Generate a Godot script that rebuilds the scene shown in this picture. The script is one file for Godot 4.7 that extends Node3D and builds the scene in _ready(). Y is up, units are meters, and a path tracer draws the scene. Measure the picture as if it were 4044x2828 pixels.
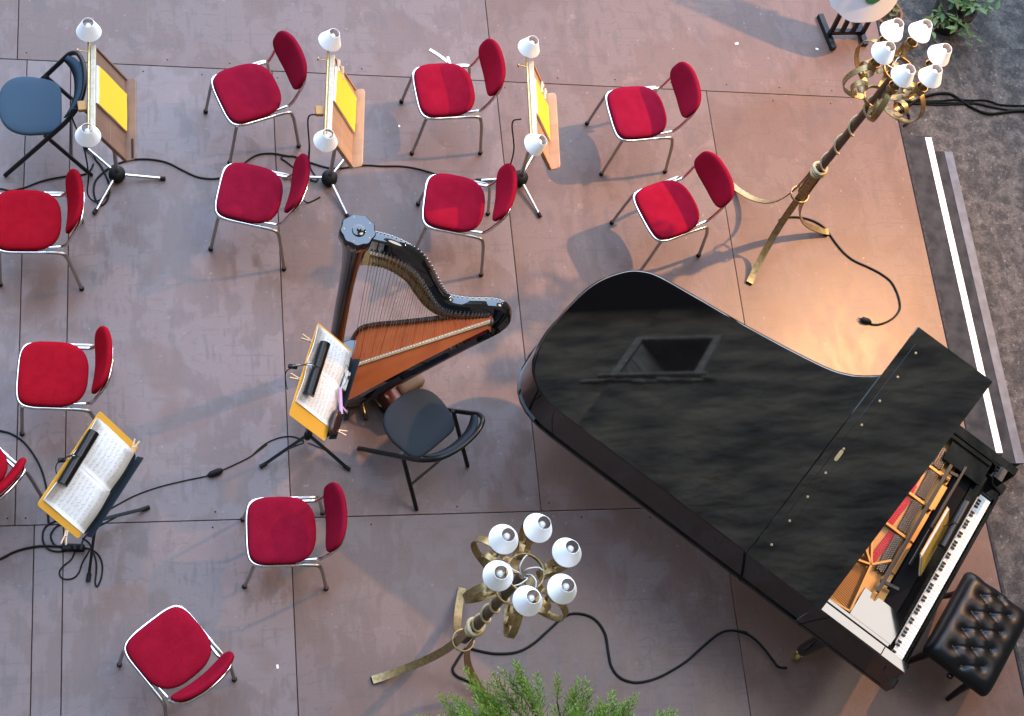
extends Node3D
# An open-air stage seen from a high window: piano, harp, chairs, music stands and two candelabra.
# Units are metres, y up. x runs along the long seams of the stage boards, z towards the house wall.

const C_LEFT = [[-0.849, -4.656], [-0.737, -4.647], [-0.673, -4.636], [-0.595, -4.659], [-0.489, -4.709], [-0.367, -4.743], [-0.252, -4.761], [-0.208, -4.791], [-0.188, -4.839]]
const C_LOOP = [[-0.187, -4.907], [-0.172, -4.864], [-0.142, -4.822], [-0.102, -4.728], [-0.091, -4.652], [-0.105, -4.583], [-0.141, -4.548], [-0.174, -4.59], [-0.185, -4.657], [-0.171, -4.726], [-0.12, -4.788], [-0.062, -4.833], [-0.003, -4.861], [0.064, -4.88], [0.168, -4.883], [0.266, -4.862], [0.355, -4.813], [0.445, -4.768], [0.535, -4.756], [0.612, -4.77], [0.673, -4.806], [0.738, -4.87], [0.825, -4.938], [0.926, -4.955], [1.025, -4.939], [1.068, -4.937], [1.161, -4.899], [1.277, -4.863], [1.372, -4.862], [1.517, -4.888], [1.638, -4.886], [1.759, -4.889], [1.856, -4.878], [1.944, -4.854], [2.016, -4.833], [2.112, -4.805], [2.21, -4.794], [2.327, -4.809], [2.41, -4.805], [2.535, -4.795]]
const C_BOX2 = [[1.171, -5.022], [1.162, -4.931], [1.169, -4.859], [1.188, -4.815], [1.214, -4.776], [1.194, -4.76], [1.148, -4.783], [1.08, -4.838], [1.012, -4.899], [0.982, -4.924], [1.014, -4.948]]
const C_LEFTLOW = [[-0.773, -3.091], [-0.693, -3.075], [-0.626, -3.052], [-0.559, -2.999], [-0.497, -2.91], [-0.455, -2.814], [-0.43, -2.705], [-0.425, -2.611], [-0.417, -2.518]]
const C_EXT = [[1.044, -2.98], [1.03, -2.992], [0.988, -3.012], [0.937, -3.016], [0.864, -2.998], [0.798, -2.961], [0.739, -2.905], [0.823, -2.969], [0.764, -2.924], [0.713, -2.887], [0.641, -2.851], [0.563, -2.815], [0.513, -2.797], [0.471, -2.779], [0.324, -2.749], [0.186, -2.715], [0.07, -2.674], [-0.018, -2.629], [-0.106, -2.574], [-0.152, -2.51], [-0.218, -2.434], [-0.244, -2.371]]
const C_STRIPIN = [[-0.746, -2.292], [-0.672, -2.318], [-0.598, -2.356], [-0.523, -2.377], [-0.447, -2.385], [-0.34, -2.378]]
const C_COILA = [[-0.296, -2.503], [-0.342, -2.508], [-0.373, -2.497], [-0.399, -2.464], [-0.404, -2.432], [-0.386, -2.394], [-0.356, -2.377], [-0.332, -2.374]]
const C_COILB = [[-0.335, -2.529], [-0.373, -2.53], [-0.4, -2.518], [-0.434, -2.495], [-0.448, -2.454], [-0.444, -2.408], [-0.416, -2.366], [-0.37, -2.35], [-0.321, -2.353]]
const C_COILC = [[-0.225, -2.366], [-0.182, -2.356], [-0.143, -2.32], [-0.124, -2.266], [-0.127, -2.201], [-0.143, -2.152], [-0.156, -2.143], [-0.162, -2.169], [-0.156, -2.226], [-0.157, -2.279], [-0.171, -2.333], [-0.182, -2.367], [-0.202, -2.4], [-0.233, -2.426]]
const C_COILD = [[-0.271, -2.357], [-0.275, -2.341], [-0.293, -2.301], [-0.331, -2.269], [-0.354, -2.238], [-0.349, -2.205], [-0.323, -2.19], [-0.281, -2.194], [-0.25, -2.226], [-0.232, -2.282], [-0.201, -2.338], [-0.179, -2.383]]
const C_CAND = [[1.938, -1.699], [1.985, -1.677], [2.102, -1.65], [2.233, -1.653], [2.338, -1.699], [2.438, -1.773], [2.549, -1.853], [2.643, -1.863], [2.732, -1.824], [2.784, -1.737], [2.791, -1.627], [2.8, -1.538], [2.843, -1.472], [2.922, -1.438], [3.016, -1.441], [3.124, -1.472], [3.272, -1.543], [3.391, -1.627], [3.51, -1.703], [3.599, -1.719], [3.694, -1.699], [3.614, -1.718], [3.683, -1.696], [3.74, -1.656], [3.793, -1.59], [3.831, -1.528], [3.863, -1.482], [3.917, -1.472]]
const C_CANDTAIL = [[1.927, -1.69], [1.894, -1.653], [1.866, -1.616], [1.838, -1.569], [1.864, -1.529], [1.93, -1.497], [1.985, -1.456], [2.039, -1.396]]
const C_UNPLUG = [[4.406, -4.557], [4.483, -4.578], [4.557, -4.58], [4.628, -4.567], [4.696, -4.536], [4.744, -4.494], [4.771, -4.443], [4.805, -4.377], [4.855, -4.303], [4.919, -4.248], [5.003, -4.207], [5.087, -4.161], [5.158, -4.102], [5.19, -4.028], [5.2, -3.944], [5.187, -3.88], [5.138, -3.825], [5.075, -3.788], [5.006, -3.767], [4.952, -3.769], [4.919, -3.787]]
const C_GA = [[5.853, -5.791], [5.927, -5.846], [6.001, -5.896], [6.086, -5.94], [6.175, -5.97], [6.274, -5.985], [6.336, -5.978], [6.392, -5.941], [6.446, -5.897], [6.501, -5.86], [6.571, -5.827], [6.645, -5.813], [6.752, -5.828], [6.854, -5.846], [6.953, -5.854], [7.155, -5.87]]
const C_GB = [[5.815, -5.897], [5.859, -5.896], [6.004, -5.899], [6.196, -5.912], [6.367, -5.933], [6.489, -5.932], [6.639, -5.939], [6.742, -5.907], [6.838, -5.902], [6.969, -5.905], [7.168, -5.907]]
const C_GC = [[5.811, -5.877], [5.936, -5.876], [6.129, -5.895], [6.321, -5.9], [6.516, -5.91], [6.671, -5.881], [6.827, -5.858], [6.96, -5.867], [7.163, -5.887]]
const C_GD = [[5.808, -5.864], [5.999, -5.876], [6.189, -5.878], [6.383, -5.891], [6.546, -5.902], [6.701, -5.872], [6.956, -5.85], [7.154, -5.853]]
const C_GE = [[5.841, -5.813], [5.878, -5.808], [5.911, -5.79], [5.917, -5.744], [5.892, -5.698], [5.866, -5.677], [5.83, -5.669]]
var names_used = {}
var M = {}

# ---------------------------------------------------------------- helpers
func lin(r, g, b):
	return Color(r, g, b).linear_to_srgb()

func mat(r, g, b, rough = 0.6, metal = 0.0, spec = 0.5):
	var m = StandardMaterial3D.new()
	m.albedo_color = lin(r, g, b)
	m.roughness = rough
	m.metallic = metal
	m.metallic_specular = spec
	return m

func numbered(called):
	if not names_used.has(called):
		names_used[called] = 0
		return called
	names_used[called] += 1
	return "%s_%03d" % [called, names_used[called]]

func tag(o, label, category, group = ""):
	o.set_meta("label", label)
	o.set_meta("category", category)
	if group != "":
		o.set_meta("group", group)
	return o

func thing(called, label, category, at = Vector3.ZERO, turn = 0.0, group = ""):
	var o = Node3D.new()
	o.name = numbered(called)
	add_child(o)
	o.position = at
	o.rotation.y = deg_to_rad(turn)
	tag(o, label, category, group)
	return o

func begin(smooth = true):
	var st = SurfaceTool.new()
	st.begin(Mesh.PRIMITIVE_TRIANGLES)
	st.set_smooth_group(0 if smooth else -1)
	return st

func done(st):
	st.generate_normals()
	return st.commit()

func part(called, shape, m, parent):
	var o = MeshInstance3D.new()
	o.name = called
	o.mesh = shape if shape is Mesh else done(shape)
	o.material_override = m
	parent.add_child(o, true)
	return o

func solo(called, shape, m, label, category, group = ""):
	var o = MeshInstance3D.new()
	o.name = numbered(called)
	o.mesh = shape if shape is Mesh else done(shape)
	o.material_override = m
	add_child(o)
	tag(o, label, category, group)
	return o

func structure(called, shape, m):
	var o = MeshInstance3D.new()
	o.name = numbered(called)
	o.mesh = shape if shape is Mesh else done(shape)
	o.material_override = m
	add_child(o)
	o.set_meta("kind", "structure")
	return o

func tri(st, a, b, c):
	st.add_vertex(a)
	st.add_vertex(b)
	st.add_vertex(c)

func quad(st, a, b, c, d):
	tri(st, a, b, c)
	tri(st, a, c, d)

# chamfered box
func box(st, c, s, b = Basis.IDENTITY, ch = 0.002):
	st.set_smooth_group(-1)
	var h = s * 0.5
	ch = min(ch, min(h.x, min(h.y, h.z)) * 0.45)
	var P = func(sx, sy, sz, k):
		var v = Vector3(sx * h.x, sy * h.y, sz * h.z)
		if k != 0: v.x -= sx * ch
		if k != 1: v.y -= sy * ch
		if k != 2: v.z -= sz * ch
		return c + b * v
	for s1 in [-1, 1]:
		quad(st, P.call(s1, -1, -s1, 0), P.call(s1, -1, s1, 0), P.call(s1, 1, s1, 0), P.call(s1, 1, -s1, 0))
		quad(st, P.call(-s1, s1, -1, 1), P.call(s1, s1, -1, 1), P.call(s1, s1, 1, 1), P.call(-s1, s1, 1, 1))
		quad(st, P.call(s1, -1, s1, 2), P.call(-s1, -1, s1, 2), P.call(-s1, 1, s1, 2), P.call(s1, 1, s1, 2))
	for a in [-1, 1]:
		for d in [-1, 1]:
			var f = a * d
			var q = [P.call(a, d, -1, 0), P.call(a, d, 1, 0), P.call(a, d, 1, 1), P.call(a, d, -1, 1)]
			if f > 0: quad(st, q[0], q[1], q[2], q[3])
			else: quad(st, q[3], q[2], q[1], q[0])
			q = [P.call(-1, a, d, 1), P.call(1, a, d, 1), P.call(1, a, d, 2), P.call(-1, a, d, 2)]
			if f > 0: quad(st, q[0], q[1], q[2], q[3])
			else: quad(st, q[3], q[2], q[1], q[0])
			q = [P.call(a, -1, d, 0), P.call(a, 1, d, 0), P.call(a, 1, d, 2), P.call(a, -1, d, 2)]
			if f > 0: quad(st, q[3], q[2], q[1], q[0])
			else: quad(st, q[0], q[1], q[2], q[3])
			for e in [-1, 1]:
				var t = [P.call(a, d, e, 0), P.call(a, d, e, 1), P.call(a, d, e, 2)]
				if f * e > 0: tri(st, t[0], t[2], t[1])
				else: tri(st, t[0], t[1], t[2])
	st.set_smooth_group(0)

func V(x, y, z):
	return Vector3(x, y, z)

# smooth curve through points
func curve(pts, per = 6, closed = false):
	var out = []
	var n = pts.size()
	var last = n if closed else n - 1
	for i in last:
		var p0 = pts[(i - 1 + n) % n] if (closed or i > 0) else pts[0] * 2.0 - pts[1]
		var p1 = pts[i]
		var p2 = pts[(i + 1) % n]
		var p3 = pts[(i + 2) % n] if (closed or i + 2 < n) else pts[n - 1] * 2.0 - pts[n - 2]
		for k in per:
			var t = float(k) / per
			out.append(0.5 * ((p1 * 2.0) + (p2 - p0) * t + (p0 * 2.0 - p1 * 5.0 + p2 * 4.0 - p3) * t * t + (p1 * 3.0 - p0 - p2 * 3.0 + p3) * t * t * t))
	if not closed:
		out.append(pts[n - 1])
	return out

# round tube; radius is a number or one number per point
func tube(st, pts, radius, sides = 8, closed = false):
	var n = pts.size()
	var rings = []
	var side = Vector3.ZERO
	for i in n:
		var a = pts[(i - 1 + n) % n] if (closed or i > 0) else pts[i]
		var b = pts[(i + 1) % n] if (closed or i < n - 1) else pts[i]
		var t = (b - a).normalized()
		if side == Vector3.ZERO:
			side = t.cross(Vector3.UP)
			if side.length() < 0.1: side = t.cross(Vector3.RIGHT)
		side = (side - t * side.dot(t)).normalized()
		var up = side.cross(t)
		var r = radius[i] if radius is Array else radius
		var ring = []
		for k in sides:
			var g = TAU * k / sides
			ring.append(pts[i] + (side * cos(g) + up * sin(g)) * r)
		rings.append(ring)
	var m = n if closed else n - 1
	for i in m:
		var A = rings[i]
		var B = rings[(i + 1) % n]
		for k in sides:
			var k2 = (k + 1) % sides
			quad(st, A[k], A[k2], B[k2], B[k])
	if not closed:
		st.set_smooth_group(-1)
		for k in range(1, sides - 1):
			tri(st, rings[0][0], rings[0][k + 1], rings[0][k])
			tri(st, rings[n - 1][0], rings[n - 1][k], rings[n - 1][k + 1])
		st.set_smooth_group(0)

# flat bar swept along points: w across (direction wd), t thick
func ribbon(st, pts, wd, w, t, closed = false):
	st.set_smooth_group(0)
	var n = pts.size()
	var R = []
	for i in n:
		var a = pts[(i - 1 + n) % n] if (closed or i > 0) else pts[i]
		var b = pts[(i + 1) % n] if (closed or i < n - 1) else pts[i]
		var d = (b - a).normalized()
		var wv = wd[i] if wd is Array else wd
		wv = (wv - d * wv.dot(d)).normalized()
		var nv = wv.cross(d).normalized()
		R.append([pts[i] + wv * w * 0.5 + nv * t * 0.5, pts[i] - wv * w * 0.5 + nv * t * 0.5, pts[i] - wv * w * 0.5 - nv * t * 0.5, pts[i] + wv * w * 0.5 - nv * t * 0.5])
	var m = n if closed else n - 1
	for k in 4:
		st.set_smooth_group(k + 1)
		for i in m:
			var A = R[i]
			var B = R[(i + 1) % n]
			var k2 = (k + 1) % 4
			quad(st, A[k], A[k2], B[k2], B[k])
	st.set_smooth_group(-1)
	if not closed:
		quad(st, R[0][3], R[0][2], R[0][1], R[0][0])
		quad(st, R[n - 1][0], R[n - 1][1], R[n - 1][2], R[n - 1][3])
	st.set_smooth_group(0)

# turned shape about an axis b.y at c; profile is [radius, height]
func lathe(st, profile, c = Vector3.ZERO, b = Basis.IDENTITY, seg = 20):
	var group = 2
	for i in profile.size() - 1:
		var p = profile[i]
		var q = profile[i + 1]
		if i > 0:
			var d0 = Vector2(p[0] - profile[i - 1][0], p[1] - profile[i - 1][1]).normalized()
			var d1 = Vector2(q[0] - p[0], q[1] - p[1]).normalized()
			if d0.dot(d1) < 0.72: group += 1
		st.set_smooth_group(group)
		for k in seg:
			var a = TAU * k / seg
			var e = TAU * (k + 1) / seg
			var A = c + b * V(cos(a) * p[0], p[1], sin(a) * p[0])
			var B = c + b * V(cos(e) * p[0], p[1], sin(e) * p[0])
			var C = c + b * V(cos(e) * q[0], q[1], sin(e) * q[0])
			var D = c + b * V(cos(a) * q[0], q[1], sin(a) * q[0])
			if p[0] > 0.00001: tri(st, A, B, C)
			if q[0] > 0.00001: tri(st, A, C, D)
	st.set_smooth_group(0)

# plate from an outline (Array of Vector2), extruded y0..y1 along basis b (x, y = thickness, z)
func plate(st, outline, y0, y1, ch = 0.003, c = Vector3.ZERO, b = Basis.IDENTITY, round_ = false):
	var poly = PackedVector2Array(outline)
	if Geometry2D.is_polygon_clockwise(poly):
		poly.reverse()
	var n = poly.size()
	var inner = PackedVector2Array()
	for i in n:
		var d0 = (poly[i] - poly[(i - 1 + n) % n]).normalized()
		var d1 = (poly[(i + 1) % n] - poly[i]).normalized()
		var nn = (Vector2(-d0.y, d0.x) + Vector2(-d1.y, d1.x)).normalized()
		inner.append(poly[i] + nn * ch)
	var T = func(p, y): return c + b * V(p.x, y, p.y)
	var ids = Geometry2D.triangulate_polygon(inner)
	st.set_smooth_group(-1)
	for i in range(0, ids.size(), 3):
		tri(st, T.call(inner[ids[i]], y1), T.call(inner[ids[i + 1]], y1), T.call(inner[ids[i + 2]], y1))
		tri(st, T.call(inner[ids[i]], y0), T.call(inner[ids[i + 2]], y0), T.call(inner[ids[i + 1]], y0))
	if round_: st.set_smooth_group(1)
	for i in n:
		var j = (i + 1) % n
		quad(st, T.call(poly[i], y1 - ch), T.call(poly[j], y1 - ch), T.call(inner[j], y1), T.call(inner[i], y1))
		quad(st, T.call(poly[i], y0 + ch), T.call(poly[j], y0 + ch), T.call(poly[j], y1 - ch), T.call(poly[i], y1 - ch))
		quad(st, T.call(inner[i], y0), T.call(inner[j], y0), T.call(poly[j], y0 + ch), T.call(poly[i], y0 + ch))
	st.set_smooth_group(0)

# cushion: an outline of Vector2 repeated in layers [scale, height]; bend(x, z) adds height
func cushion(st, outline, layers, c = Vector3.ZERO, b = Basis.IDENTITY, bend = null):
	var n = outline.size()
	var R = []
	for l in layers:
		var ring = []
		for p in outline:
			var q = p * l[0]
			var y = l[1] + (bend.call(q.x, q.y) if bend != null else 0.0)
			ring.append(c + b * V(q.x, y, q.y))
		R.append(ring)
	for i in R.size() - 1:
		for k in n:
			var k2 = (k + 1) % n
			quad(st, R[i][k], R[i][k2], R[i + 1][k2], R[i + 1][k])
	for e in [0, R.size() - 1]:
		var y = layers[e][1] + (bend.call(0.0, 0.0) if bend != null else 0.0)
		var m = c + b * V(0, y, 0)
		for k in n:
			var k2 = (k + 1) % n
			if e == 0: tri(st, m, R[e][k2], R[e][k])
			else: tri(st, m, R[e][k], R[e][k2])

func noise(seed_, freq, octaves = 4, kind = FastNoiseLite.TYPE_SIMPLEX_SMOOTH):
	var n = FastNoiseLite.new()
	n.seed = seed_
	n.frequency = freq
	n.noise_type = kind
	n.fractal_octaves = octaves
	return n

func smooth(a, b, x):
	var t = clamp((x - a) / (b - a), 0.0, 1.0)
	return t * t * (3.0 - 2.0 * t)

func byte3(data, i, c):
	data[i] = int(clamp(pow(c.x, 1.0 / 2.2), 0.0, 1.0) * 255.0)
	data[i + 1] = int(clamp(pow(c.y, 1.0 / 2.2), 0.0, 1.0) * 255.0)
	data[i + 2] = int(clamp(pow(c.z, 1.0 / 2.2), 0.0, 1.0) * 255.0)

# two-tone speckle made of noise, for cloth, stone, metal
func speckle(seed_, freq, a, b, size = 256, octaves = 4, stretch = 1.0):
	var n = noise(seed_, freq, octaves)
	var data = PackedByteArray()
	data.resize(size * size * 3)
	for y in size:
		for x in size:
			var t = clamp(n.get_noise_2d(x, y * stretch) * 0.9 + 0.5, 0.0, 1.0)
			byte3(data, (y * size + x) * 3, a.lerp(b, t))
	return ImageTexture.create_from_image(Image.create_from_data(size, size, false, Image.FORMAT_RGB8, data))

func bump(seed_, freq, size = 256, strength = 4.0, octaves = 4):
	var n = noise(seed_, freq, octaves)
	var img = Image.create(size, size, false, Image.FORMAT_RGBA8)
	for y in size:
		for x in size:
			var t = n.get_noise_2d(x, y) * 0.5 + 0.5
			img.set_pixel(x, y, Color(t, t, t))
	img.bump_map_to_normal_map(strength)
	return ImageTexture.create_from_image(img)

func triplanar(m, tex, scale_, nrm = null, depth = 1.0):
	m.uv1_triplanar = true
	m.uv1_scale = Vector3.ONE * scale_
	if tex != null:
		m.albedo_texture = tex
		m.albedo_color = Color.WHITE
	if nrm != null:
		m.normal_enabled = true
		m.normal_texture = nrm
		m.normal_scale = depth
	return m

# ---------------------------------------------------------------- surfaces
# worn film-faced plywood: brown film, grey scuffed patches, streaks, scratches. Returns [colour, roughness]
func board_texture(seed_, wear, crackle = 0.0, warm = 0.0):
	var S = 640
	var big = noise(seed_, 0.007, 4)
	var mid = noise(seed_ + 1, 0.03, 5)
	var fine = noise(seed_ + 2, 0.35, 2)
	var streak = noise(seed_ + 3, 0.05, 3)
	var rust = noise(seed_ + 4, 0.009, 3)
	var line = noise(seed_ + 5, 0.016, 2)
	var crk = noise(seed_ + 6, 0.028, 3)
	crk.fractal_type = FastNoiseLite.FRACTAL_RIDGED
	var warp = noise(seed_ + 7, 0.02, 2)
	var scuff = noise(seed_ + 8, 0.022, 3)
	scuff.fractal_type = FastNoiseLite.FRACTAL_RIDGED
	var grit = noise(seed_ + 9, 0.45, 1, FastNoiseLite.TYPE_CELLULAR)
	grit.cellular_return_type = FastNoiseLite.RETURN_CELL_VALUE
	var film = V(0.116, 0.074, 0.064).lerp(V(0.132, 0.076, 0.056), warm)
	var worn = V(0.150, 0.113, 0.112).lerp(V(0.146, 0.089, 0.068), warm)
	var dark = V(0.086, 0.062, 0.055)
	var orange = V(0.112, 0.062, 0.046)
	var data = PackedByteArray()
	var rdat = PackedByteArray()
	data.resize(S * S * 3)
	rdat.resize(S * S * 3)
	for y in S:
		for x in S:
			var b = big.get_noise_2d(x, y)
			var m = mid.get_noise_2d(x + b * 20.0, y * 0.55)
			var f = fine.get_noise_2d(x, y)
			var s = streak.get_noise_2d(x * 2.2, y * 0.22)
			var w = smooth(-0.22, 0.20, b * 1.4 + m * 0.9 + s * 0.35 - 0.32 + wear * 0.55) * (0.3 + 0.6 * wear)
			var c = film.lerp(worn, w)
			c = c.lerp(dark, smooth(0.10, 0.5, s * 0.6 - m * 0.8) * (0.25 + 0.35 * wear))
			c = c.lerp(orange, smooth(0.18, 0.5, rust.get_noise_2d(x, y)) * 0.55)
			var scr = absf(line.get_noise_2d(x * 0.6 + y * 0.9, y * 0.35 - x * 0.3))
			if scr < 0.006: c = c * 1.16
			if crackle > 0.0:
				var dx = (x - S * 0.62) / (S * 0.30)
				var dy = (y - S * 0.30) / (S * 0.19)
				var inside = 1.0 - smooth(0.75, 1.0, sqrt(dx * dx + dy * dy))
				var g = crk.get_noise_2d(x + warp.get_noise_2d(x, y) * 30.0, y * 1.5)
				c = c.lerp(dark * 0.9, smooth(0.50, 0.70, g) * inside * 0.40)
			# scuffs: short dark rubbed arcs, and pale specks of grit
			var sc = scuff.get_noise_2d(x * 0.5 + b * 40.0, y * 1.6)
			c = c.lerp(dark, smooth(0.62, 0.80, sc) * 0.40)
			if grit.get_noise_2d(x, y) > 0.9975: c = c.lerp(V(0.26, 0.22, 0.19), 0.4)
			c = c * (1.0 + f * 0.12)
			var i = (y * S + x) * 3
			byte3(data, i, c)
			var r = int(clamp(0.43 - 0.13 * warm + w * (0.10 - 0.095 * warm) + m * (0.10 - 0.09 * warm) + f * (0.05 - 0.04 * warm), 0.2, 0.8) * 255.0)
			rdat[i] = r
			rdat[i + 1] = r
			rdat[i + 2] = r
	return [ImageTexture.create_from_image(Image.create_from_data(S, S, false, Image.FORMAT_RGB8, data)), ImageTexture.create_from_image(Image.create_from_data(S, S, false, Image.FORMAT_RGB8, rdat))]

# woven cloth with faded and rubbed patches
func cloth_texture(seed_, a, b):
	var S = 384
	var big = noise(seed_, 0.012, 3)
	var fine = noise(seed_ + 1, 0.5, 2)
	var data = PackedByteArray()
	data.resize(S * S * 3)
	for y in S:
		for x in S:
			var t = clamp(0.5 + big.get_noise_2d(x, y) * 0.32 + fine.get_noise_2d(x, y) * 0.55, 0.0, 1.0)
			byte3(data, (y * S + x) * 3, a.lerp(b, t))
	return ImageTexture.create_from_image(Image.create_from_data(S, S, false, Image.FORMAT_RGB8, data))

func ground_texture():
	var S = 768
	var big = noise(31, 0.012, 4)
	var peb = noise(32, 0.11, 2, FastNoiseLite.TYPE_CELLULAR)
	peb.cellular_return_type = FastNoiseLite.RETURN_CELL_VALUE
	var fine = noise(33, 0.4, 2)
	var data = PackedByteArray()
	data.resize(S * S * 3)
	for y in S:
		for x in S:
			var b = smooth(-0.35, 0.4, big.get_noise_2d(x, y))
			var c = V(0.054, 0.049, 0.045).lerp(V(0.100, 0.087, 0.077), b)
			var p = peb.get_noise_2d(x, y)
			c = c * (1.0 + p * 0.35) * (1.0 + fine.get_noise_2d(x, y) * 0.4)
			if p > 0.86: c = c + V(0.08, 0.072, 0.065)
			byte3(data, (y * S + x) * 3, c)
	return ImageTexture.create_from_image(Image.create_from_data(S, S, false, Image.FORMAT_RGB8, data))

# an open score: two pages, u across, v down the page
func score_texture(seed_):
	var W = 640
	var H = 420
	var img = Image.create(W, H, false, Image.FORMAT_RGB8)
	img.fill(Color(0.94, 0.94, 0.93))
	var rng = RandomNumberGenerator.new()
	rng.seed = seed_
	img.fill_rect(Rect2i(W / 2 - 1, 0, 2, H), Color(0.72, 0.73, 0.74))
	var ink = Color(0.52, 0.54, 0.58)
	for page in 2:
		var x0 = 26 + page * W / 2
		var x1 = x0 + W / 2 - 52
		for s in 9:
			var y = 34 + s * 41
			for l in 5:
				img.fill_rect(Rect2i(x0, y + l * 4, x1 - x0, 1), Color(0.78, 0.79, 0.81))
			img.fill_rect(Rect2i(x0, y, 1, 17), ink)
			var x = x0 + 14
			while x < x1 - 8:
				if rng.randf() < 0.72:
					var ny = y + rng.randi_range(-2, 6) * 2
					img.fill_rect(Rect2i(x, ny, 4, 3), ink)
					img.fill_rect(Rect2i(x + 3, ny - 10, 1, 10), ink)
					if rng.randf() < 0.5:
						img.fill_rect(Rect2i(x + 3, ny - 10, rng.randi_range(5, 12), 2), ink)
				if rng.randf() < 0.10:
					img.fill_rect(Rect2i(x + 6, y, 1, 17), ink)
				x += rng.randi_range(6, 13)
	return ImageTexture.create_from_image(img)

func make_materials():
	M.boards = []
	for k in [[11, 0.95, 0.0, 0.0], [12, 0.60, 0.0, 0.35], [13, 0.30, 0.0, 0.78], [14, 0.35, 1.0, 0.25], [15, 0.42, 0.0, 0.64]]:
		var t = board_texture(k[0], k[1], k[2], k[3])
		var m = StandardMaterial3D.new()
		m.albedo_texture = t[0]
		m.roughness_texture = t[1]
		m.roughness = 1.0
		m.metallic_specular = 0.5 - 0.25 * k[3]
		M.boards.append(m)
	M.ground = mat(0.1, 0.1, 0.1, 0.95, 0.0, 0.2)
	M.ground.albedo_texture = ground_texture()
	M.ground.albedo_color = Color.WHITE
	M.ground.uv1_triplanar = true
	M.ground.uv1_world_triplanar = true
	M.ground.uv1_scale = Vector3.ONE * 0.62
	M.ground.normal_enabled = true
	M.ground.normal_texture = bump(35, 0.22, 512, 2.5, 3)
	M.fascia = triplanar(mat(0.03, 0.03, 0.033, 0.8, 0.0, 0.2), speckle(41, 0.05, V(0.018, 0.018, 0.02), V(0.05, 0.047, 0.05)), 1.5)
	M.tread = triplanar(mat(0.05, 0.05, 0.05, 0.75, 0.0, 0.2), speckle(42, 0.03, V(0.018, 0.019, 0.021), V(0.042, 0.042, 0.045)), 0.9)
	M.tape = triplanar(mat(0.7, 0.7, 0.68, 0.5), speckle(43, 0.05, V(0.80, 0.79, 0.76), V(0.50, 0.46, 0.43)), 1.6)
	M.nosing = triplanar(mat(0.2, 0.21, 0.23, 0.5), speckle(44, 0.03, V(0.045, 0.058, 0.080), V(0.085, 0.105, 0.138)), 1.0)
	M.stone = triplanar(mat(0.3, 0.29, 0.25, 0.95), speckle(45, 0.011, V(0.038, 0.031, 0.018), V(0.255, 0.210, 0.132), 512, 7, 1.3), 0.15, bump(46, 0.028, 512, 9.0, 7), 1.0)
	M.stone.uv1_world_triplanar = true
	M.stone_pale = triplanar(mat(0.45, 0.44, 0.4, 0.9), speckle(47, 0.03, V(0.22, 0.20, 0.155), V(0.40, 0.365, 0.295), 256, 6), 0.5, bump(48, 0.05, 256, 8.0, 5), 1.0)
	M.interior = mat(0.16, 0.13, 0.10, 0.9)
	M.eave = mat(0.03, 0.024, 0.018, 0.9)
	M.rooftile = mat(0.16, 0.07, 0.045, 0.9)
	# cloth of the red chairs, fine weave
	M.red = triplanar(mat(0.4, 0.01, 0.03, 0.95, 0.0, 0.04), cloth_texture(51, V(0.175, 0.0018, 0.010), V(0.265, 0.0045, 0.020)), 2.0, bump(52, 0.5, 256, 3.0, 2), 0.6)
	M.red_dull = triplanar(mat(0.4, 0.01, 0.03, 0.95, 0.0, 0.04), cloth_texture(151, V(0.150, 0.0020, 0.012), V(0.235, 0.0050, 0.023)), 2.0, bump(52, 0.5, 256, 3.0, 2), 0.6)
	M.red_bright = triplanar(mat(0.4, 0.01, 0.03, 0.95, 0.0, 0.04), cloth_texture(251, V(0.215, 0.0016, 0.007), V(0.310, 0.0042, 0.013)), 2.0, bump(52, 0.5, 256, 3.0, 2), 0.6)
	M.chrome = mat(0.72, 0.72, 0.73, 0.14, 1.0)
	M.legs = mat(0.40, 0.39, 0.37, 0.32, 1.0)
	M.rubber = mat(0.010, 0.010, 0.011, 0.6, 0.0, 0.25)
	M.black_tube = mat(0.006, 0.0065, 0.0075, 0.3, 0.0, 0.35)
	M.blue = triplanar(mat(0.06, 0.1, 0.16, 0.9, 0.0, 0.08), speckle(53, 0.4, V(0.030, 0.054, 0.082), V(0.052, 0.085, 0.122), 256, 2), 8.0, bump(54, 0.5, 256, 3.0, 2), 0.5)
	M.slate = triplanar(mat(0.05, 0.06, 0.07, 0.8, 0.0, 0.15), speckle(55, 0.4, V(0.018, 0.023, 0.029), V(0.032, 0.039, 0.047), 256, 2), 8.0, bump(56, 0.5, 256, 3.0, 2), 0.5)
	M.lacquer = mat(0.003, 0.003, 0.0034, 0.035, 0.0, 0.9)
	M.lacquer.roughness_texture = speckle(57, 0.012, V(0.0001, 0.0001, 0.0001), V(0.0005, 0.0005, 0.0005), 256, 5)
	M.lacquer.roughness = 1.0
	M.lacquer.uv1_triplanar = true
	M.lacquer.uv1_scale = Vector3.ONE * 0.5
	M.satin = mat(0.005, 0.0052, 0.006, 0.3, 0.0, 0.4)
	M.blackfelt = mat(0.010, 0.009, 0.009, 0.95, 0.0, 0.1)
	M.brass = triplanar(mat(0.5, 0.36, 0.14, 0.38, 1.0), speckle(61, 0.05, V(0.34, 0.25, 0.11), V(0.60, 0.47, 0.22)), 2.5)
	M.oldbrass = triplanar(mat(0.4, 0.3, 0.14, 0.42, 0.75), speckle(62, 0.04, V(0.19, 0.125, 0.050), V(0.40, 0.295, 0.135)), 3.0)
	M.goldplate = triplanar(mat(0.6, 0.33, 0.1, 0.4, 0.55), speckle(63, 0.2, V(0.27, 0.135, 0.035), V(0.36, 0.19, 0.055)), 3.0)
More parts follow.
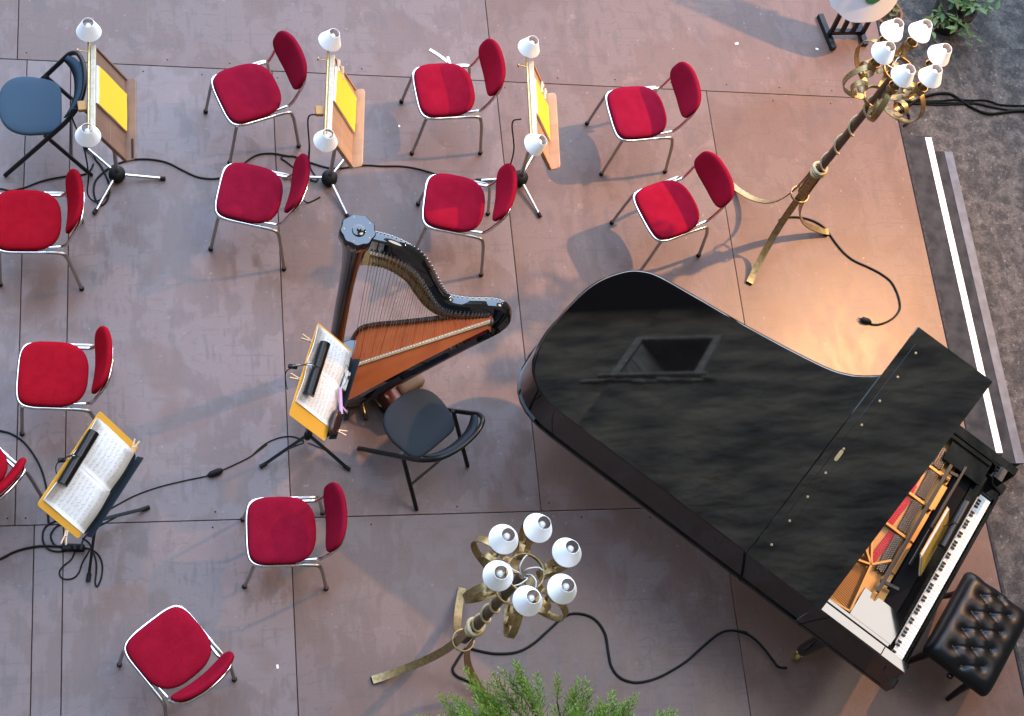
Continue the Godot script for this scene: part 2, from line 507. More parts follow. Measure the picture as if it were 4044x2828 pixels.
	M.plate_dark = mat(0.24, 0.13, 0.04, 0.45, 0.5)
	M.redfelt = mat(0.50, 0.008, 0.03, 0.95, 0.0, 0.15)
	M.copper = mat(0.17, 0.080, 0.042, 0.4, 1.0)
	M.steel = mat(0.55, 0.55, 0.56, 0.25, 1.0)
	M.pins = mat(0.22, 0.21, 0.21, 0.25, 1.0)
	M.ivory = mat(0.82, 0.81, 0.78, 0.25)
	M.ebony = mat(0.01, 0.01, 0.01, 0.35)
	M.leather = triplanar(mat(0.004, 0.0042, 0.005, 0.34, 0.0, 0.38), null, 7.0, bump(64, 0.25, 256, 3.0, 3), 0.25)
	M.soundboard = triplanar(mat(0.33, 0.08, 0.02, 0.35), speckle(65, 0.03, V(0.33, 0.050, 0.005), V(0.45, 0.088, 0.012), 256, 4, 0.25), 1.2)
	M.palewood = triplanar(mat(0.5, 0.33, 0.16, 0.5), speckle(66, 0.04, V(0.46, 0.28, 0.13), V(0.60, 0.41, 0.22), 256, 4, 0.2), 2.0)
	M.deskdark = triplanar(mat(0.2, 0.1, 0.06, 0.55), speckle(67, 0.035, V(0.160, 0.085, 0.050), V(0.245, 0.135, 0.085), 256, 5, 0.15), 1.6)
	M.desklight = triplanar(mat(0.4, 0.2, 0.1, 0.55), speckle(68, 0.035, V(0.36, 0.185, 0.090), V(0.50, 0.280, 0.150), 256, 5, 0.15), 1.6)
	M.bar = triplanar(mat(0.5, 0.45, 0.33, 0.5), speckle(69, 0.05, V(0.44, 0.38, 0.26), V(0.60, 0.54, 0.42)), 2.0)
	M.shade = mat(0.92, 0.92, 0.91, 0.8, 0.0, 0.3)
	M.shade.backlight_enabled = true
	M.shade.backlight = Color(0.25, 0.25, 0.245)
	M.bulb = mat(0.75, 0.75, 0.72, 0.2)
	M.folder = triplanar(mat(0.8, 0.5, 0.02, 0.6), speckle(71, 0.15, V(0.76, 0.49, 0.012), V(0.86, 0.60, 0.030)), 4.0)
	M.folder_orange = triplanar(mat(0.75, 0.36, 0.03, 0.6), speckle(72, 0.15, V(0.68, 0.33, 0.025), V(0.78, 0.42, 0.045)), 4.0)
	M.paper = mat(0.82, 0.82, 0.82, 0.8)
	M.peg = mat(0.62, 0.42, 0.24, 0.7)
	M.pale_peg = mat(0.74, 0.60, 0.46, 0.7)
	M.black_metal = mat(0.008, 0.009, 0.010, 0.4, 0.0, 0.3)
	M.desk_metal = mat(0.014, 0.019, 0.024, 0.45, 0.0, 0.3)
	M.cable = mat(0.007, 0.008, 0.008, 0.5, 0.0, 0.25)
	M.cable_ground = mat(0.005, 0.006, 0.006, 0.55, 0.0, 0.2)
	M.brownpole = triplanar(mat(0.08, 0.045, 0.025, 0.5), speckle(73, 0.06, V(0.062, 0.034, 0.018), V(0.105, 0.060, 0.035)), 3.0)
	M.rope = triplanar(mat(0.4, 0.31, 0.17, 0.7), speckle(74, 0.3, V(0.32, 0.24, 0.12), V(0.50, 0.41, 0.24)), 8.0)
	M.cloth_white = mat(0.78, 0.79, 0.82, 0.85)
	M.green = mat(0.02, 0.16, 0.06, 0.7)
	M.terracotta = triplanar(mat(0.22, 0.07, 0.04, 0.85), speckle(75, 0.08, V(0.18, 0.055, 0.03), V(0.28, 0.10, 0.06)), 2.0)
	M.soil = mat(0.03, 0.02, 0.015, 0.95)
	M.maroon = mat(0.075, 0.014, 0.012, 0.35)
	M.tan = triplanar(mat(0.3, 0.22, 0.15, 0.9), speckle(76, 0.2, V(0.07, 0.052, 0.036), V(0.14, 0.105, 0.076)), 4.0)
	M.case_brown = mat(0.030, 0.012, 0.011, 0.3)
	M.lilac = mat(0.62, 0.38, 0.66, 0.4)
	M.kraft = mat(0.36, 0.20, 0.07, 0.85)
	M.tuner = mat(0.45, 0.50, 0.52, 0.3)
	M.wire_white = mat(0.72, 0.72, 0.70, 0.5)
	for g in [["leaf_juniper", V(0.155, 0.285, 0.032), V(0.300, 0.465, 0.080)], ["leaf_bush", V(0.028, 0.075, 0.014), V(0.070, 0.150, 0.030)], ["leaf_yellow", V(0.10, 0.10, 0.02), V(0.16, 0.14, 0.03)]]:
		var m = triplanar(mat(0.05, 0.1, 0.03, 0.6), speckle(77, 0.05, g[1], g[2]), 3.0)
		m.backlight_enabled = true
		m.backlight = Color(0.16, 0.25, 0.06)
		M[g[0]] = m
	M.bark = mat(0.09, 0.055, 0.035, 0.9)
	M.scores = []
	for k in 2:
		var m = mat(1, 1, 1, 0.8)
		m.albedo_color = Color.WHITE
		m.albedo_texture = score_texture(100 + k)
		M.scores.append(m)

# ---------------------------------------------------------------- chairs
func super_outline(a, b, nf, nr, count = 28):
	var o = []
	for k in count:
		var g = TAU * k / count
		var c = cos(g)
		var s = sin(g)
		var n = nr if c > 0 else nf
		o.append(Vector2(a * sign(c) * pow(absf(c), 2.0 / n), b * sign(s) * pow(absf(s), 2.0 / n)))
	return o

func make_red_chair(cloth):
	var t = Node3D.new()
	var st = begin()
	cushion(st, super_outline(0.188, 0.193, 4.4, 2.7, 36), [[0.90, 0.440], [0.985, 0.443], [1.0, 0.453], [1.0, 0.466], [0.985, 0.475], [0.94, 0.482], [0.82, 0.487], [0.55, 0.487], [0.25, 0.486]], Vector3.ZERO, Basis.IDENTITY, func(x, z): return 0.012 * smooth(0.06, 0.17, -x) * -1.0 + 0.05 * x * x - 0.004 * exp(-(x * x + z * z) * 90.0))
	part("seat", st, cloth, t)
	st = begin()
	var half = [V(0.10, 0.431, -0.192), V(0.0, 0.431, -0.192), V(-0.11, 0.431, -0.190), V(-0.165, 0.430, -0.168), V(-0.186, 0.430, -0.112)]
	var path = half.duplicate()
	path.append(V(-0.190, 0.430, 0.0))
	for k in half.size():
		var p = half[half.size() - 1 - k]
		path.append(V(p.x, p.y, -p.z))
	tube(st, curve(path, 5), 0.0115, 10)
	part("seat_frame", st, M.chrome, t)
	for s in [-1.0, 1.0]:
		st = begin()
		tube(st, curve([V(-0.150, 0.427, s * 0.184), V(-0.158, 0.39, s * 0.188), V(-0.168, 0.2, s * 0.196), V(-0.178, 0.02, s * 0.199)], 3), 0.0105, 10)
		var l = part("leg", st, M.legs, t)
		st = begin()
		lathe(st, [[0.0, 0.0], [0.013, 0.0], [0.0145, 0.004], [0.0145, 0.024], [0.0125, 0.028], [0.0, 0.028]], V(-0.179, 0.0, s * 0.199), Basis.IDENTITY, 12)
		part("rubber_foot", st, M.rubber, l)
		st = begin()
		tube(st, curve([V(0.098, 0.431, s * 0.192), V(0.16, 0.431, s * 0.194), V(0.197, 0.420, s * 0.197), V(0.214, 0.390, s * 0.202), V(0.232, 0.32, s * 0.211), V(0.262, 0.16, s * 0.220), V(0.287, 0.02, s * 0.228)], 4), 0.0112, 10)
		l = part("leg", st, M.legs, t)
		st = begin()
		lathe(st, [[0.0, 0.0], [0.013, 0.0], [0.0145, 0.004], [0.0145, 0.024], [0.0125, 0.028], [0.0, 0.028]], V(0.288, 0.0, s * 0.228), Basis.IDENTITY, 12)
		part("rubber_foot", st, M.rubber, l)
	var hoop = []
	for s in [-1.0, 1.0]:
		var seg = [V(0.06, 0.444, s * 0.168), V(0.15, 0.450, s * 0.168), V(0.195, 0.458, s * 0.168), V(0.222, 0.50, s * 0.170), V(0.246, 0.58, s * 0.172), V(0.276, 0.665, s * 0.162), V(0.303, 0.700, s * 0.115)]
		if s > 0: seg.reverse()
		else: seg.append(V(0.318, 0.712, 0.0))
		hoop.append_array(seg)
	st = begin()
	tube(st, curve(hoop, 4), 0.0105, 10)
	part("back_frame", st, M.chrome, t)
	var al = deg_to_rad(20.0)
	var b = Basis(V(0, 0, 1), V(-cos(al), sin(al), 0), V(sin(al), cos(al), 0))
	st = begin()
	var o = []
	for p in super_outline(0.190, 0.108, 3.0, 3.0, 36):
		o.append(p)
	cushion(st, o, [[0.90, -0.016], [0.985, -0.012], [1.0, -0.002], [0.985, 0.008], [0.93, 0.014], [0.8, 0.017], [0.45, 0.018]], V(0.262, 0.694, 0.0), b, func(x, z): return 0.95 * x * x - 0.012)
	part("backrest", st, cloth, t)
	return t

func place(proto, called, x, z, turn, label, category, group, y = 0.0):
	var c = proto.duplicate()
	c.name = numbered(called)
	add_child(c)
	c.position = V(x, y, z)
	c.rotation.y = deg_to_rad(turn)
	tag(c, label, category, group)
	return c

func make_folding_chair(cloth, frame):
	var t = Node3D.new()
	var st = begin()
	# one long tube: front foot, up past the seat, round the back and down to the other front foot
	var path = []
	for s in [-1.0, 1.0]:
		var seg = [V(-0.255, 0.012, s * 0.224), V(-0.12, 0.235, s * 0.222), V(0.012, 0.460, s * 0.222), V(0.10, 0.610, s * 0.222), V(0.150, 0.700, s * 0.215), V(0.196, 0.762, s * 0.178), V(0.226, 0.786, s * 0.10)]
		if s > 0: seg.reverse()
		else: seg.append(V(0.236, 0.792, 0.0))
		path.append_array(seg)
	tube(st, curve(path, 5), 0.0145, 10)
	part("frame", st, frame, t)
	for s in [-1.0, 1.0]:
		st = begin()
		tube(st, [V(0.000, 0.470, s * 0.206), V(0.255, 0.013, s * 0.215)], 0.0130, 10)
		part("leg", st, frame, t)
		st = begin()
		lathe(st, [[0.0, -0.012], [0.012, -0.012], [0.012, 0.012], [0.0, 0.012]], V(0.012, 0.460, s * 0.215), Basis(V(1, 0, 0), V(0, 0, 1), V(0, -1, 0)), 10)
		part("hinge", st, frame, t)
	st = begin()
	tube(st, [V(0.143, 0.215, -0.211), V(0.143, 0.215, 0.211)], 0.0075, 8)
	part("stretcher", st, frame, t)
	st = begin()
	var o = []
	for p in super_outline(0.18, 0.20, 2.5, 5.0, 36):
		o.append(Vector2(p.x, p.y * (1.0 - 0.10 * smooth(0.0, 0.18, p.x))))
	cushion(st, o, [[0.93, -0.016], [0.99, -0.012], [1.0, 0.0], [0.985, 0.009], [0.93, 0.014], [0.7, 0.018], [0.35, 0.018]], V(-0.085, 0.462, 0), Basis.IDENTITY, func(x, z): return -0.01 * x / 0.18)
	part("seat", st, cloth, t)
	# curved back panel inside the hoop
	st = begin()
	var rows = []
	for k in 15:
		var g = lerpf(-1.0, 1.0, k / 14.0)
		var z = g * 0.196
		var x = 0.216 - 0.078 * pow(absf(g), 2.6)
		var y = 0.772 - 0.060 * pow(absf(g), 3.0)
		var hh = 0.085 * (1.0 - 0.35 * pow(absf(g), 4.0))
		rows.append([V(x, y, z), V(x - hh * 0.50, y - hh, z), V(x + 0.014, y, z), V(x + 0.014 - hh * 0.50, y - hh, z)])
	for k in 14:
		var A = rows[k]
		var B = rows[k + 1]
		quad(st, A[0], B[0], B[1], A[1])
		quad(st, A[2], A[3], B[3], B[2])
		quad(st, A[0], A[2], B[2], B[0])
		quad(st, A[1], B[1], B[3], A[3])
	quad(st, rows[0][0], rows[0][1], rows[0][3], rows[0][2])
	quad(st, rows[14][0], rows[14][2], rows[14][3], rows[14][1])
	part("backrest", st, cloth, t)
	return t

# ---------------------------------------------------------------- lamps with paper shades
func shade_lamp(parent, at, tilt, called = "lamp"):
	# at: top of the holder; tilt: basis whose y is the lamp's axis
	var st = begin()
	lathe(st, [[0.0, -0.05], [0.013, -0.05], [0.014, -0.012], [0.010, 0.0], [0.010, 0.022], [0.0, 0.022]], at, tilt, 12)
	var holder = part(called, st, M.maroon if parent.has_meta("dark_holder") else M.oldbrass, parent)
	st = begin()
	var prof = []
	for k in 5:
		var f = k / 4.0
		prof.append([lerpf(0.070, 0.032, f), lerpf(0.0, 0.087, f)])
	for k in 5:
		var f = 1.0 - k / 4.0
		prof.append([lerpf(0.0685, 0.0305, f), lerpf(0.0, 0.087, f)])
	prof.append(prof[0])
	lathe(st, prof, at, tilt, 32)
	part("shade", st, M.shade, holder)
	st = begin()
	lathe(st, [[0.0, 0.022], [0.010, 0.024], [0.017, 0.044], [0.015, 0.062], [0.006, 0.070], [0.0, 0.073]], at, tilt, 14)
	part("bulb", st, M.bulb, holder)
	st = begin()
	tube(st, [at + tilt * V(-0.033, 0.080, 0), at + tilt * V(-0.014, 0.058, 0.012), at + tilt * V(0.014, 0.058, 0.012), at + tilt * V(0.033, 0.080, 0)], 0.0012, 5)
	part("wire_clip", st, M.copper, holder)

func lean(ax, az):
	return Basis(V(0, 0, 1), deg_to_rad(-ax)) * Basis(V(1, 0, 0), deg_to_rad(az))

# ---------------------------------------------------------------- wooden orchestra stand with two lamps
func desk_basis(run, rise):
	var m = V(-run, rise, 0).normalized()      # up the slope, towards local -x
	var n = V(rise, run, 0).normalized()       # towards the player
	return Basis(m, n, V(0, 0, 1))             # x up-slope, y normal, z across

func wooden_stand(x, z, turn, ox, oz, wood, leg_angles, tilts, label, box_side):
	var t = thing("wooden_music_stand", label, "music stand", V(x, 0, z), turn, "wooden music stands with lamps")
	t.set_meta("dark_holder", true)
	var c = V(ox, 0.90, oz)
	var B = desk_basis(0.17, 0.32)
	var st = begin()
	lathe(st, [[0.0, 0.015], [0.045, 0.015], [0.052, 0.04], [0.050, 0.075], [0.034, 0.095], [0.018, 0.10], [0.0, 0.10]], V(0, 0, 0), Basis.IDENTITY, 20)
	part("hub", st, M.rubber, t)
	for a in leg_angles:
		var d = V(cos(deg_to_rad(a)), 0, sin(deg_to_rad(a)))
		st = begin()
		tube(st, [d * 0.03 + V(0, 0.05, 0), d * 0.27 + V(0, 0.014, 0)], 0.010, 8)
		var l = part("leg", st, M.steel, t)
		st = begin()
		tube(st, [d * 0.262 + V(0, 0.0155, 0), d * 0.295 + V(0, 0.0135, 0)], 0.0135, 8)
		part("rubber_foot", st, M.rubber, l)
	st = begin()
	tube(st, [V(0, 0.09, 0), V(ox * 0.55, 0.48, oz * 0.55), V(ox, 0.86, oz)], [0.014, 0.012, 0.011], 10)
	part("pole", st, M.legs, t)
	# desk: two planks with rails and an outer ledge
	for k in 2:
		st = begin()
		box(st, c + B * V(-0.0905 + k * 0.181, 0, 0), V(0.180, 0.012, 0.53), B, 0.002)
		part("plank", st, wood, t)
	for s in [-1.0, 1.0]:
		st = begin()
		box(st, c + B * V(0, 0.004, s * 0.2715), V(0.362, 0.024, 0.012), B, 0.002)
		part("side_rail", st, wood, t)
	st = begin()
	var led = []
	for p in [[-0.275, 0.0], [0.275, 0.0], [0.275, 0.05], [0.268, 0.066], [0.25, 0.074], [-0.25, 0.074], [-0.268, 0.066], [-0.275, 0.05]]:
		led.append(Vector2(p[1], p[0]))
	var lb = Basis(B.y, -B.x, V(0, 0, 1))
	plate(st, led, 0.0, 0.011, 0.003, c + B * V(-0.183, -0.004, 0), lb)
	part("ledge", st, wood, t)
	# lamp bar along the top edge
	st = begin()
	box(st, c + B * V(0.189, 0.002, 0), V(0.014, 0.030, 0.56), B, 0.003)
	part("top_rail", st, M.bar, t)
	st = begin()
	var bc = c + B * V(0.196, -0.022, 0)
	tube(st, [bc + V(0, 0, -0.335), bc + V(0, 0, 0.335)], 0.0085, 10)
	var br = part("lamp_bar", st, M.brass, t)
	st = begin()
	tube(st, [bc + V(0, 0, -0.24), bc + V(-0.055, 0.01, -0.24)], 0.004, 6)
	lathe(st, [[0.0, -0.003], [0.013, -0.003], [0.013, 0.003], [0.0, 0.003]], bc + V(-0.06, 0.011, -0.24), Basis(V(0, 0, 1), V(1, 0, 0), V(0, 1, 0)), 10)
	part("thumb_screw", st, M.brass, br)
	if box_side > 0.0:
		st = begin()
		box(st, bc + V(-0.035, -0.03, box_side), V(0.046, 0.03, 0.058), Basis(V(0, 1, 0), 0.12), 0.003)
		part("switch_box", st, M.kraft, t)
	st = begin()
	tube(st, curve([bc + V(-0.045, -0.035, 0.11), bc + V(-0.095, -0.06, 0.13), V(-0.185, 0.62, 0.14), V(-0.165, 0.30, 0.15), V(-0.175, 0.08, 0.155), V(-0.13, 0.008, 0.17), V(-0.05, 0.006, 0.12)], 6), 0.0048, 7)
	part("lead", st, M.cable, t)
	for k in 2:
		var zz = -0.338 if k == 0 else 0.338
		shade_lamp(t, bc + V(0.0, 0.055, zz), lean(tilts[k][0], tilts[k][1]))
	return [t, c, B]

# a shut folder with a sheaf of pages, lying on a desk
func folder_on(rec, zc, w, d, m, label, sl = 0.0):
	var t = thing("music_folder", label, "folder", rec[0].position, rad_to_deg(rec[0].rotation.y), "yellow folders on the wooden stands")
	var c = rec[1]
	var B = rec[2] * Basis(V(0, 1, 0), sl)
	var st = begin()
	box(st, c + B * V(0.0, 0.0135, zc), V(d + 0.006, 0.010, w - 0.004), B, 0.001)
	part("page_block", st, M.paper, t)
	st = begin()
	plate(st, wavy(-d * 0.5, d * 0.5 - 0.012, -w * 0.5, w * 0.5), 0.0195, 0.0215, 0.0006, c + B * V(0, 0, zc), B)
	part("cover", st, m, t)
	return t

func wavy(x0, x1, z0, z1):
	var o = []
	for k in 5: o.append(Vector2(lerpf(x0, x1, k / 4.0), z0 + 0.002 * sin(k * 1.7)))
	for k in 4: o.append(Vector2(x1 + 0.0025 * sin(k * 2.1), lerpf(z0, z1, (k + 0.5) / 4.0)))
	for k in 5: o.append(Vector2(lerpf(x1, x0, k / 4.0), z1 + 0.002 * sin(k * 2.3)))
	for k in 4: o.append(Vector2(x0 - 0.0025 * sin(k * 1.3), lerpf(z1, z0, (k + 0.5) / 4.0)))
	return o

func clothespin(at, dir, up, m, label):
	# at: jaws; dir: towards the handles
	var t = thing("clothespin", label, "clothespin", at, 0.0, "clothespins holding the music")
	dir = dir.normalized()
	up = (up - dir * up.dot(dir)).normalized()
	var side = dir.cross(up)
	for s in [-1.0, 1.0]:
		var st = begin()
		ribbon(st, [side * s * 0.004, dir * 0.03 + side * s * 0.0045, dir * 0.072 + side * s * 0.013], up, 0.010, 0.0065)
		part("prong", st, m, t)
	var st2 = begin()
	tube(st2, [dir * 0.03 - side * 0.010 + up * 0.006, dir * 0.03 + up * 0.0075, dir * 0.03 + side * 0.010 + up * 0.006], 0.0016, 6)
	part("spring", st2, M.steel, t)
	return t

# ---------------------------------------------------------------- black folding stand with an open score
func black_stand(x, z, turn, ctr, leg_dirs, label):
	var t = thing("black_music_stand", label, "music stand", V(x, 0, z), turn, "black tripod music stands")
	var inv = Basis(V(0, 1, 0), deg_to_rad(-turn))
	var B = desk_basis(0.235, 0.245)
	var st = begin()
	tube(st, [V(0, 0.16, 0), V(0, 0.5, 0), V(0, 0.55, 0), V(0, 0.96, 0)], [0.013, 0.013, 0.010, 0.010], 10)
	part("pole", st, M.black_metal, t)
	st = begin()
	lathe(st, [[0.0, 0.14], [0.022, 0.14], [0.024, 0.16], [0.024, 0.20], [0.015, 0.21], [0.0, 0.21]], Vector3.ZERO, Basis.IDENTITY, 14)
	part("hub", st, M.black_metal, t)
	for d0 in leg_dirs:
		var d = inv * d0
		var L = d.length()
		d = d / L
		st = begin()
		ribbon(st, [d * 0.02 + V(0, 0.175, 0), d * (L * 0.5) + V(0, 0.105, 0), d * L + V(0, 0.015, 0)], V(0, 1, 0).cross(d), 0.016, 0.016)
		var l = part("leg", st, M.black_metal, t)
		st = begin()
		tube(st, [d * (L - 0.02) + V(0, 0.020, 0), d * (L + 0.025) + V(0, 0.013, 0)], 0.013, 8)
		part("rubber_foot", st, M.rubber, l)
		st = begin()
		ribbon(st, [d * 0.015 + V(0, 0.055, 0), d * (L * 0.45) + V(0, 0.10, 0)], V(0, 1, 0).cross(d), 0.010, 0.004)
		part("brace", st, M.black_metal, l)
	st = begin()
	var o = []
	for p in super_outline(0.172, 0.25, 14.0, 14.0, 32): o.append(p)
	plate(st, o, -0.003, 0.003, 0.001, ctr, B)
	part("desk", st, M.desk_metal, t)
	st = begin()
	box(st, ctr + B * V(-0.176, 0.022, 0), V(0.005, 0.052, 0.495), B, 0.001)
	part("lip", st, M.desk_metal, t)
	st = begin()
	box(st, ctr + B * V(-0.02, -0.022, 0), V(0.08, 0.036, 0.05), B, 0.004)
	part("tilt_bracket", st, M.black_metal, t)
	return [t, ctr, B]

func open_score(rec, mscore, w, d, xc, zc, fw, fd, fx, fz, label):
	var t = thing("open_score", label, "sheet music", rec[0].position, rad_to_deg(rec[0].rotation.y))
	var c = rec[1]
	var B = rec[2]
	var st = begin()
	var o = []
	for p in super_outline(fd * 0.5, fw * 0.5, 30.0, 30.0, 32): o.append(p)
	plate(st, o, 0.0045, 0.0065, 0.0005, c + B * V(fx, 0, fz), B)
	part("folder", st, M.folder_orange, t)
	# two pages, each a gently arched sheet with its own thickness
	for pg in 2:
		st = begin()
		st.set_smooth_group(0)
		var N = 10
		var top = []
		for i in N + 1:
			var f = i / float(N)
			var zz = (f - 1.0) * w * 0.5 if pg == 0 else f * w * 0.5
			var e = absf(zz) / (w * 0.5)
			var y = 0.013 + 0.012 * pow(sin(e * PI * 0.92 + 0.12), 2.0) * (1.0 - e * 0.4) + 0.001 * pg
			var row = []
			for j in 5:
				var g = j / 4.0
				var xx = lerpf(d * 0.5, -d * 0.5, g) - 0.004 * pg
				row.append([c + B * V(xc + xx, y + 0.003 * sin(g * 5.0 + pg), zc + zz), Vector2((f * 0.5 + 0.5 * pg), g)])
			top.append(row)
		for i in N:
			for j in 4:
				var q = [top[i][j], top[i + 1][j], top[i + 1][j + 1], top[i][j + 1]]
				for k in [0, 1, 2, 0, 2, 3]:
					st.set_uv(q[k][1])
					st.add_vertex(q[k][0])
		var low = B * V(0, -0.006, 0)
		for j in 4:
			for e in [0, N]:
				for v in [top[e][j][0], top[e][j + 1][0], top[e][j + 1][0] + low, top[e][j][0], top[e][j + 1][0] + low, top[e][j][0] + low]:
					st.set_uv(Vector2(0.01, 0.01))
					st.add_vertex(v)
		for i in N:
			for e in [0, 4]:
				for v in [top[i][e][0], top[i + 1][e][0], top[i + 1][e][0] + low, top[i][e][0], top[i + 1][e][0] + low, top[i][e][0] + low]:
					st.set_uv(Vector2(0.01, 0.01))
					st.add_vertex(v)
		part("page", st, mscore, t)
	return t

func stand_light(rec, a, b, clip, label):
	# a, b: ends of the tube-shaped shade in world space; clip: where it grips
	var mid = (a + b) * 0.5
	var t = thing("stand_light", label, "lamp", mid, 0.0, "clip-on stand lights")
	var ax = (b - a).normalized()
	var h = (b - a).length() * 0.5
	var up = (V(0, 1, 0) - ax * ax.y).normalized()
	var side = ax.cross(up)
	for k in 2:
		var st = begin()
		var N = 14
		for i in N:
			var g0 = lerpf(-0.55, PI + 0.55, i / float(N))
			var g1 = lerpf(-0.55, PI + 0.55, (i + 1) / float(N))
			var e0 = -h + 0.001 if k == 0 else 0.0015
			var e1 = -0.0015 if k == 0 else h - 0.001
			for r in [0.029, 0.027]:
				var p0 = side * cos(g0) * r + up * sin(g0) * r
				var p1 = side * cos(g1) * r + up * sin(g1) * r
				if r > 0.028: quad(st, p0 + ax * e0, p1 + ax * e0, p1 + ax * e1, p0 + ax * e1)
				else: quad(st, p0 + ax * e1, p1 + ax * e1, p1 + ax * e0, p0 + ax * e0)
			st.set_smooth_group(-1)
			for e in [e0, e1]:
				tri(st, ax * e, (side * cos(g0) + up * sin(g0)) * 0.028 + ax * e, (side * cos(g1) + up * sin(g1)) * 0.028 + ax * e)
			st.set_smooth_group(0)
		part("lamp_shade", st, M.satin, t)
	var cl = clip - mid
	var st2 = begin()
	tube(st2, curve([up * 0.028, up * 0.045 + cl * 0.3, up * 0.03 + cl * 0.75, cl + up * 0.012], 5), 0.004, 8)
	var arm = part("arm", st2, M.steel, t)
	st2 = begin()
	box(st2, cl + V(0, 0.004, 0), V(0.05, 0.022, 0.022), Basis(V(0, 1, 0), atan2(-cl.z, cl.x)), 0.004)
	part("clip", st2, M.black_metal, t)
	st2 = begin()
	tube(st2, curve([up * 0.03, up * 0.06 + cl * 0.4, cl + V(-0.03, 0.0, 0.02), cl + V(-0.028, -0.10, 0.06), cl + V(-0.01, -0.2, 0.05)], 6), 0.0028, 6)
	part("lead", st2, M.cable, t)
	return t

# ---------------------------------------------------------------- candelabrum
func candelabrum(x, z, leg0, arm0, tilts, label, lz, lx):
	var t = thing("candelabrum", label, "candelabrum", V(x, 0, z), 0.0, "brass floor candelabra")
	t.rotation = V(lx, 0, lz)
	var st = begin()
	tube(st, [V(0, 0.60, 0), V(0, 0.95, 0), V(0, 1.4, 0), V(0, 2.0, 0)], [0.028, 0.027, 0.025, 0.024], 16)
	part("pole", st, M.brownpole, t)
	for k in 3:
		var a = deg_to_rad(leg0 + 120.0 * k)
		var d = V(cos(a), 0, sin(a))
		st = begin()
		var p = []
		for q in [[0.034, 0.90], [0.036, 0.74], [0.046, 0.56], [0.078, 0.38], [0.14, 0.235], [0.235, 0.125], [0.335, 0.06], [0.405, 0.03], [0.440, 0.022]]:
			p.append(d * q[0] + V(0, q[1], 0))
		ribbon(st, curve(p, 4), d.cross(V(0, 1, 0)), 0.046, 0.007)
		var l = part("leg", st, M.oldbrass, t)
		st = begin()
		box(st, d * 0.425 + V(0, 0.009, 0), V(0.04, 0.018, 0.044), Basis(V(0, 1, 0), -a), 0.003)
		part("foot_pad", st, M.rubber, l)
	for q in [[0.56, 0.060, 0.018, "leg_ring"], [1.74, 0.078, 0.026, "arm_ring"], [2.03, 0.088, 0.026, "arm_ring"]]:
		st = begin()
		var p = []
		for k in 28:
			var a = TAU * k / 28
			p.append(V(cos(a) * q[1], q[0], sin(a) * q[1]))
		ribbon(st, p, V(0, 1, 0), q[2], 0.006, true)
		part(q[3], st, M.oldbrass, t)
	# rope: a knot at the collar and a spiral above it
	for k in 3:
		st = begin()
		var p = []
		for i in 24:
			var a = TAU * i / 24
			var r = 0.041 + 0.004 * sin(a * 3.0 + k)
			p.append(V(cos(a) * r, 0.865 + k * 0.019 + 0.006 * sin(a * 2.0 + k * 2.0), sin(a) * r))
		tube(st, p, 0.012, 7, true)
		part("rope_collar", st, M.rope, t)
	st = begin()
	var sp = []
	for i in 60:
		var f = i / 59.0
		var a = f * TAU * 3.6 + 1.0
		sp.append(V(cos(a) * 0.034, 0.92 + f * 0.78, sin(a) * 0.034))
	tube(st, sp, 0.0075, 7)
	part("rope_spiral", st, M.rope, t)
	for k in 6:
		var a = deg_to_rad(arm0 + 60.0 * k)
		var d = V(cos(a), 0, sin(a))
		var w = d.cross(V(0, 1, 0))
		st = begin()
		var p = []
		for q in [[0.080, 1.745], [0.12, 1.75], [0.185, 1.775], [0.245, 1.825], [0.275, 1.895], [0.268, 1.965], [0.235, 2.02], [0.195, 2.045], [0.16, 2.035], [0.145, 2.0], [0.16, 1.972], [0.185, 1.975]]:
			p.append(d * q[0] + V(0, q[1], 0))
		ribbon(st, curve(p, 4), w, 0.036, 0.005)
		var arm = part("arm", st, M.oldbrass, t)
		st = begin()
		p = []
		for i in 26:
			var f = i / 25.0
			var g = -1.6 + f * 6.6
			var r = lerpf(0.062, 0.026, f)
			p.append(d * (0.148 + cos(g) * r) + V(0, 1.845 + sin(g) * r, 0))
		ribbon(st, p, w, 0.034, 0.0045)
		part("scroll", st, M.oldbrass, arm)
		st = begin()
		ribbon(st, curve([d * 0.09 + V(0, 2.025, 0), d * 0.115 + V(0, 2.005, 0), d * 0.14 + V(0, 2.03, 0), d * 0.172 + V(0, 2.062, 0)], 4), w, 0.026, 0.004)
		part("strut", st, M.oldbrass, arm)
		var cp = d * 0.172 + V(0, 2.06, 0)
		st = begin()
		lathe(st, [[0.0, 0.0], [0.033, 0.0], [0.034, 0.036], [0.031, 0.036], [0.030, 0.004], [0.0, 0.004]], cp, Basis.IDENTITY, 22)
		part("cup", st, M.oldbrass, t)
		st = begin()
		lathe(st, [[0.0, 0.004], [0.014, 0.004], [0.014, 0.075], [0.0, 0.075]], cp, Basis.IDENTITY, 14)
		part("candle_tube", st, M.oldbrass, t)
		shade_lamp(t, cp + V(0, 0.125, 0), lean(tilts[k % tilts.size()][0], tilts[k % tilts.size()][1]))
	# bundle of pale wires inside the top ring
	st = begin()
	for k in 5:
		var a = k * 1.3
		tube(st, curve([V(cos(a) * 0.012, 1.99, sin(a) * 0.012), V(cos(a) * 0.03, 2.035, sin(a + 0.5) * 0.03), V(cos(a + 0.8) * 0.065, 2.045, sin(a + 0.8) * 0.065), V(cos(a + 1.1) * 0.09, 2.035, sin(a + 1.1) * 0.09)], 5), 0.0032, 6)
	part("wires", st, M.wire_white, t)
	return t

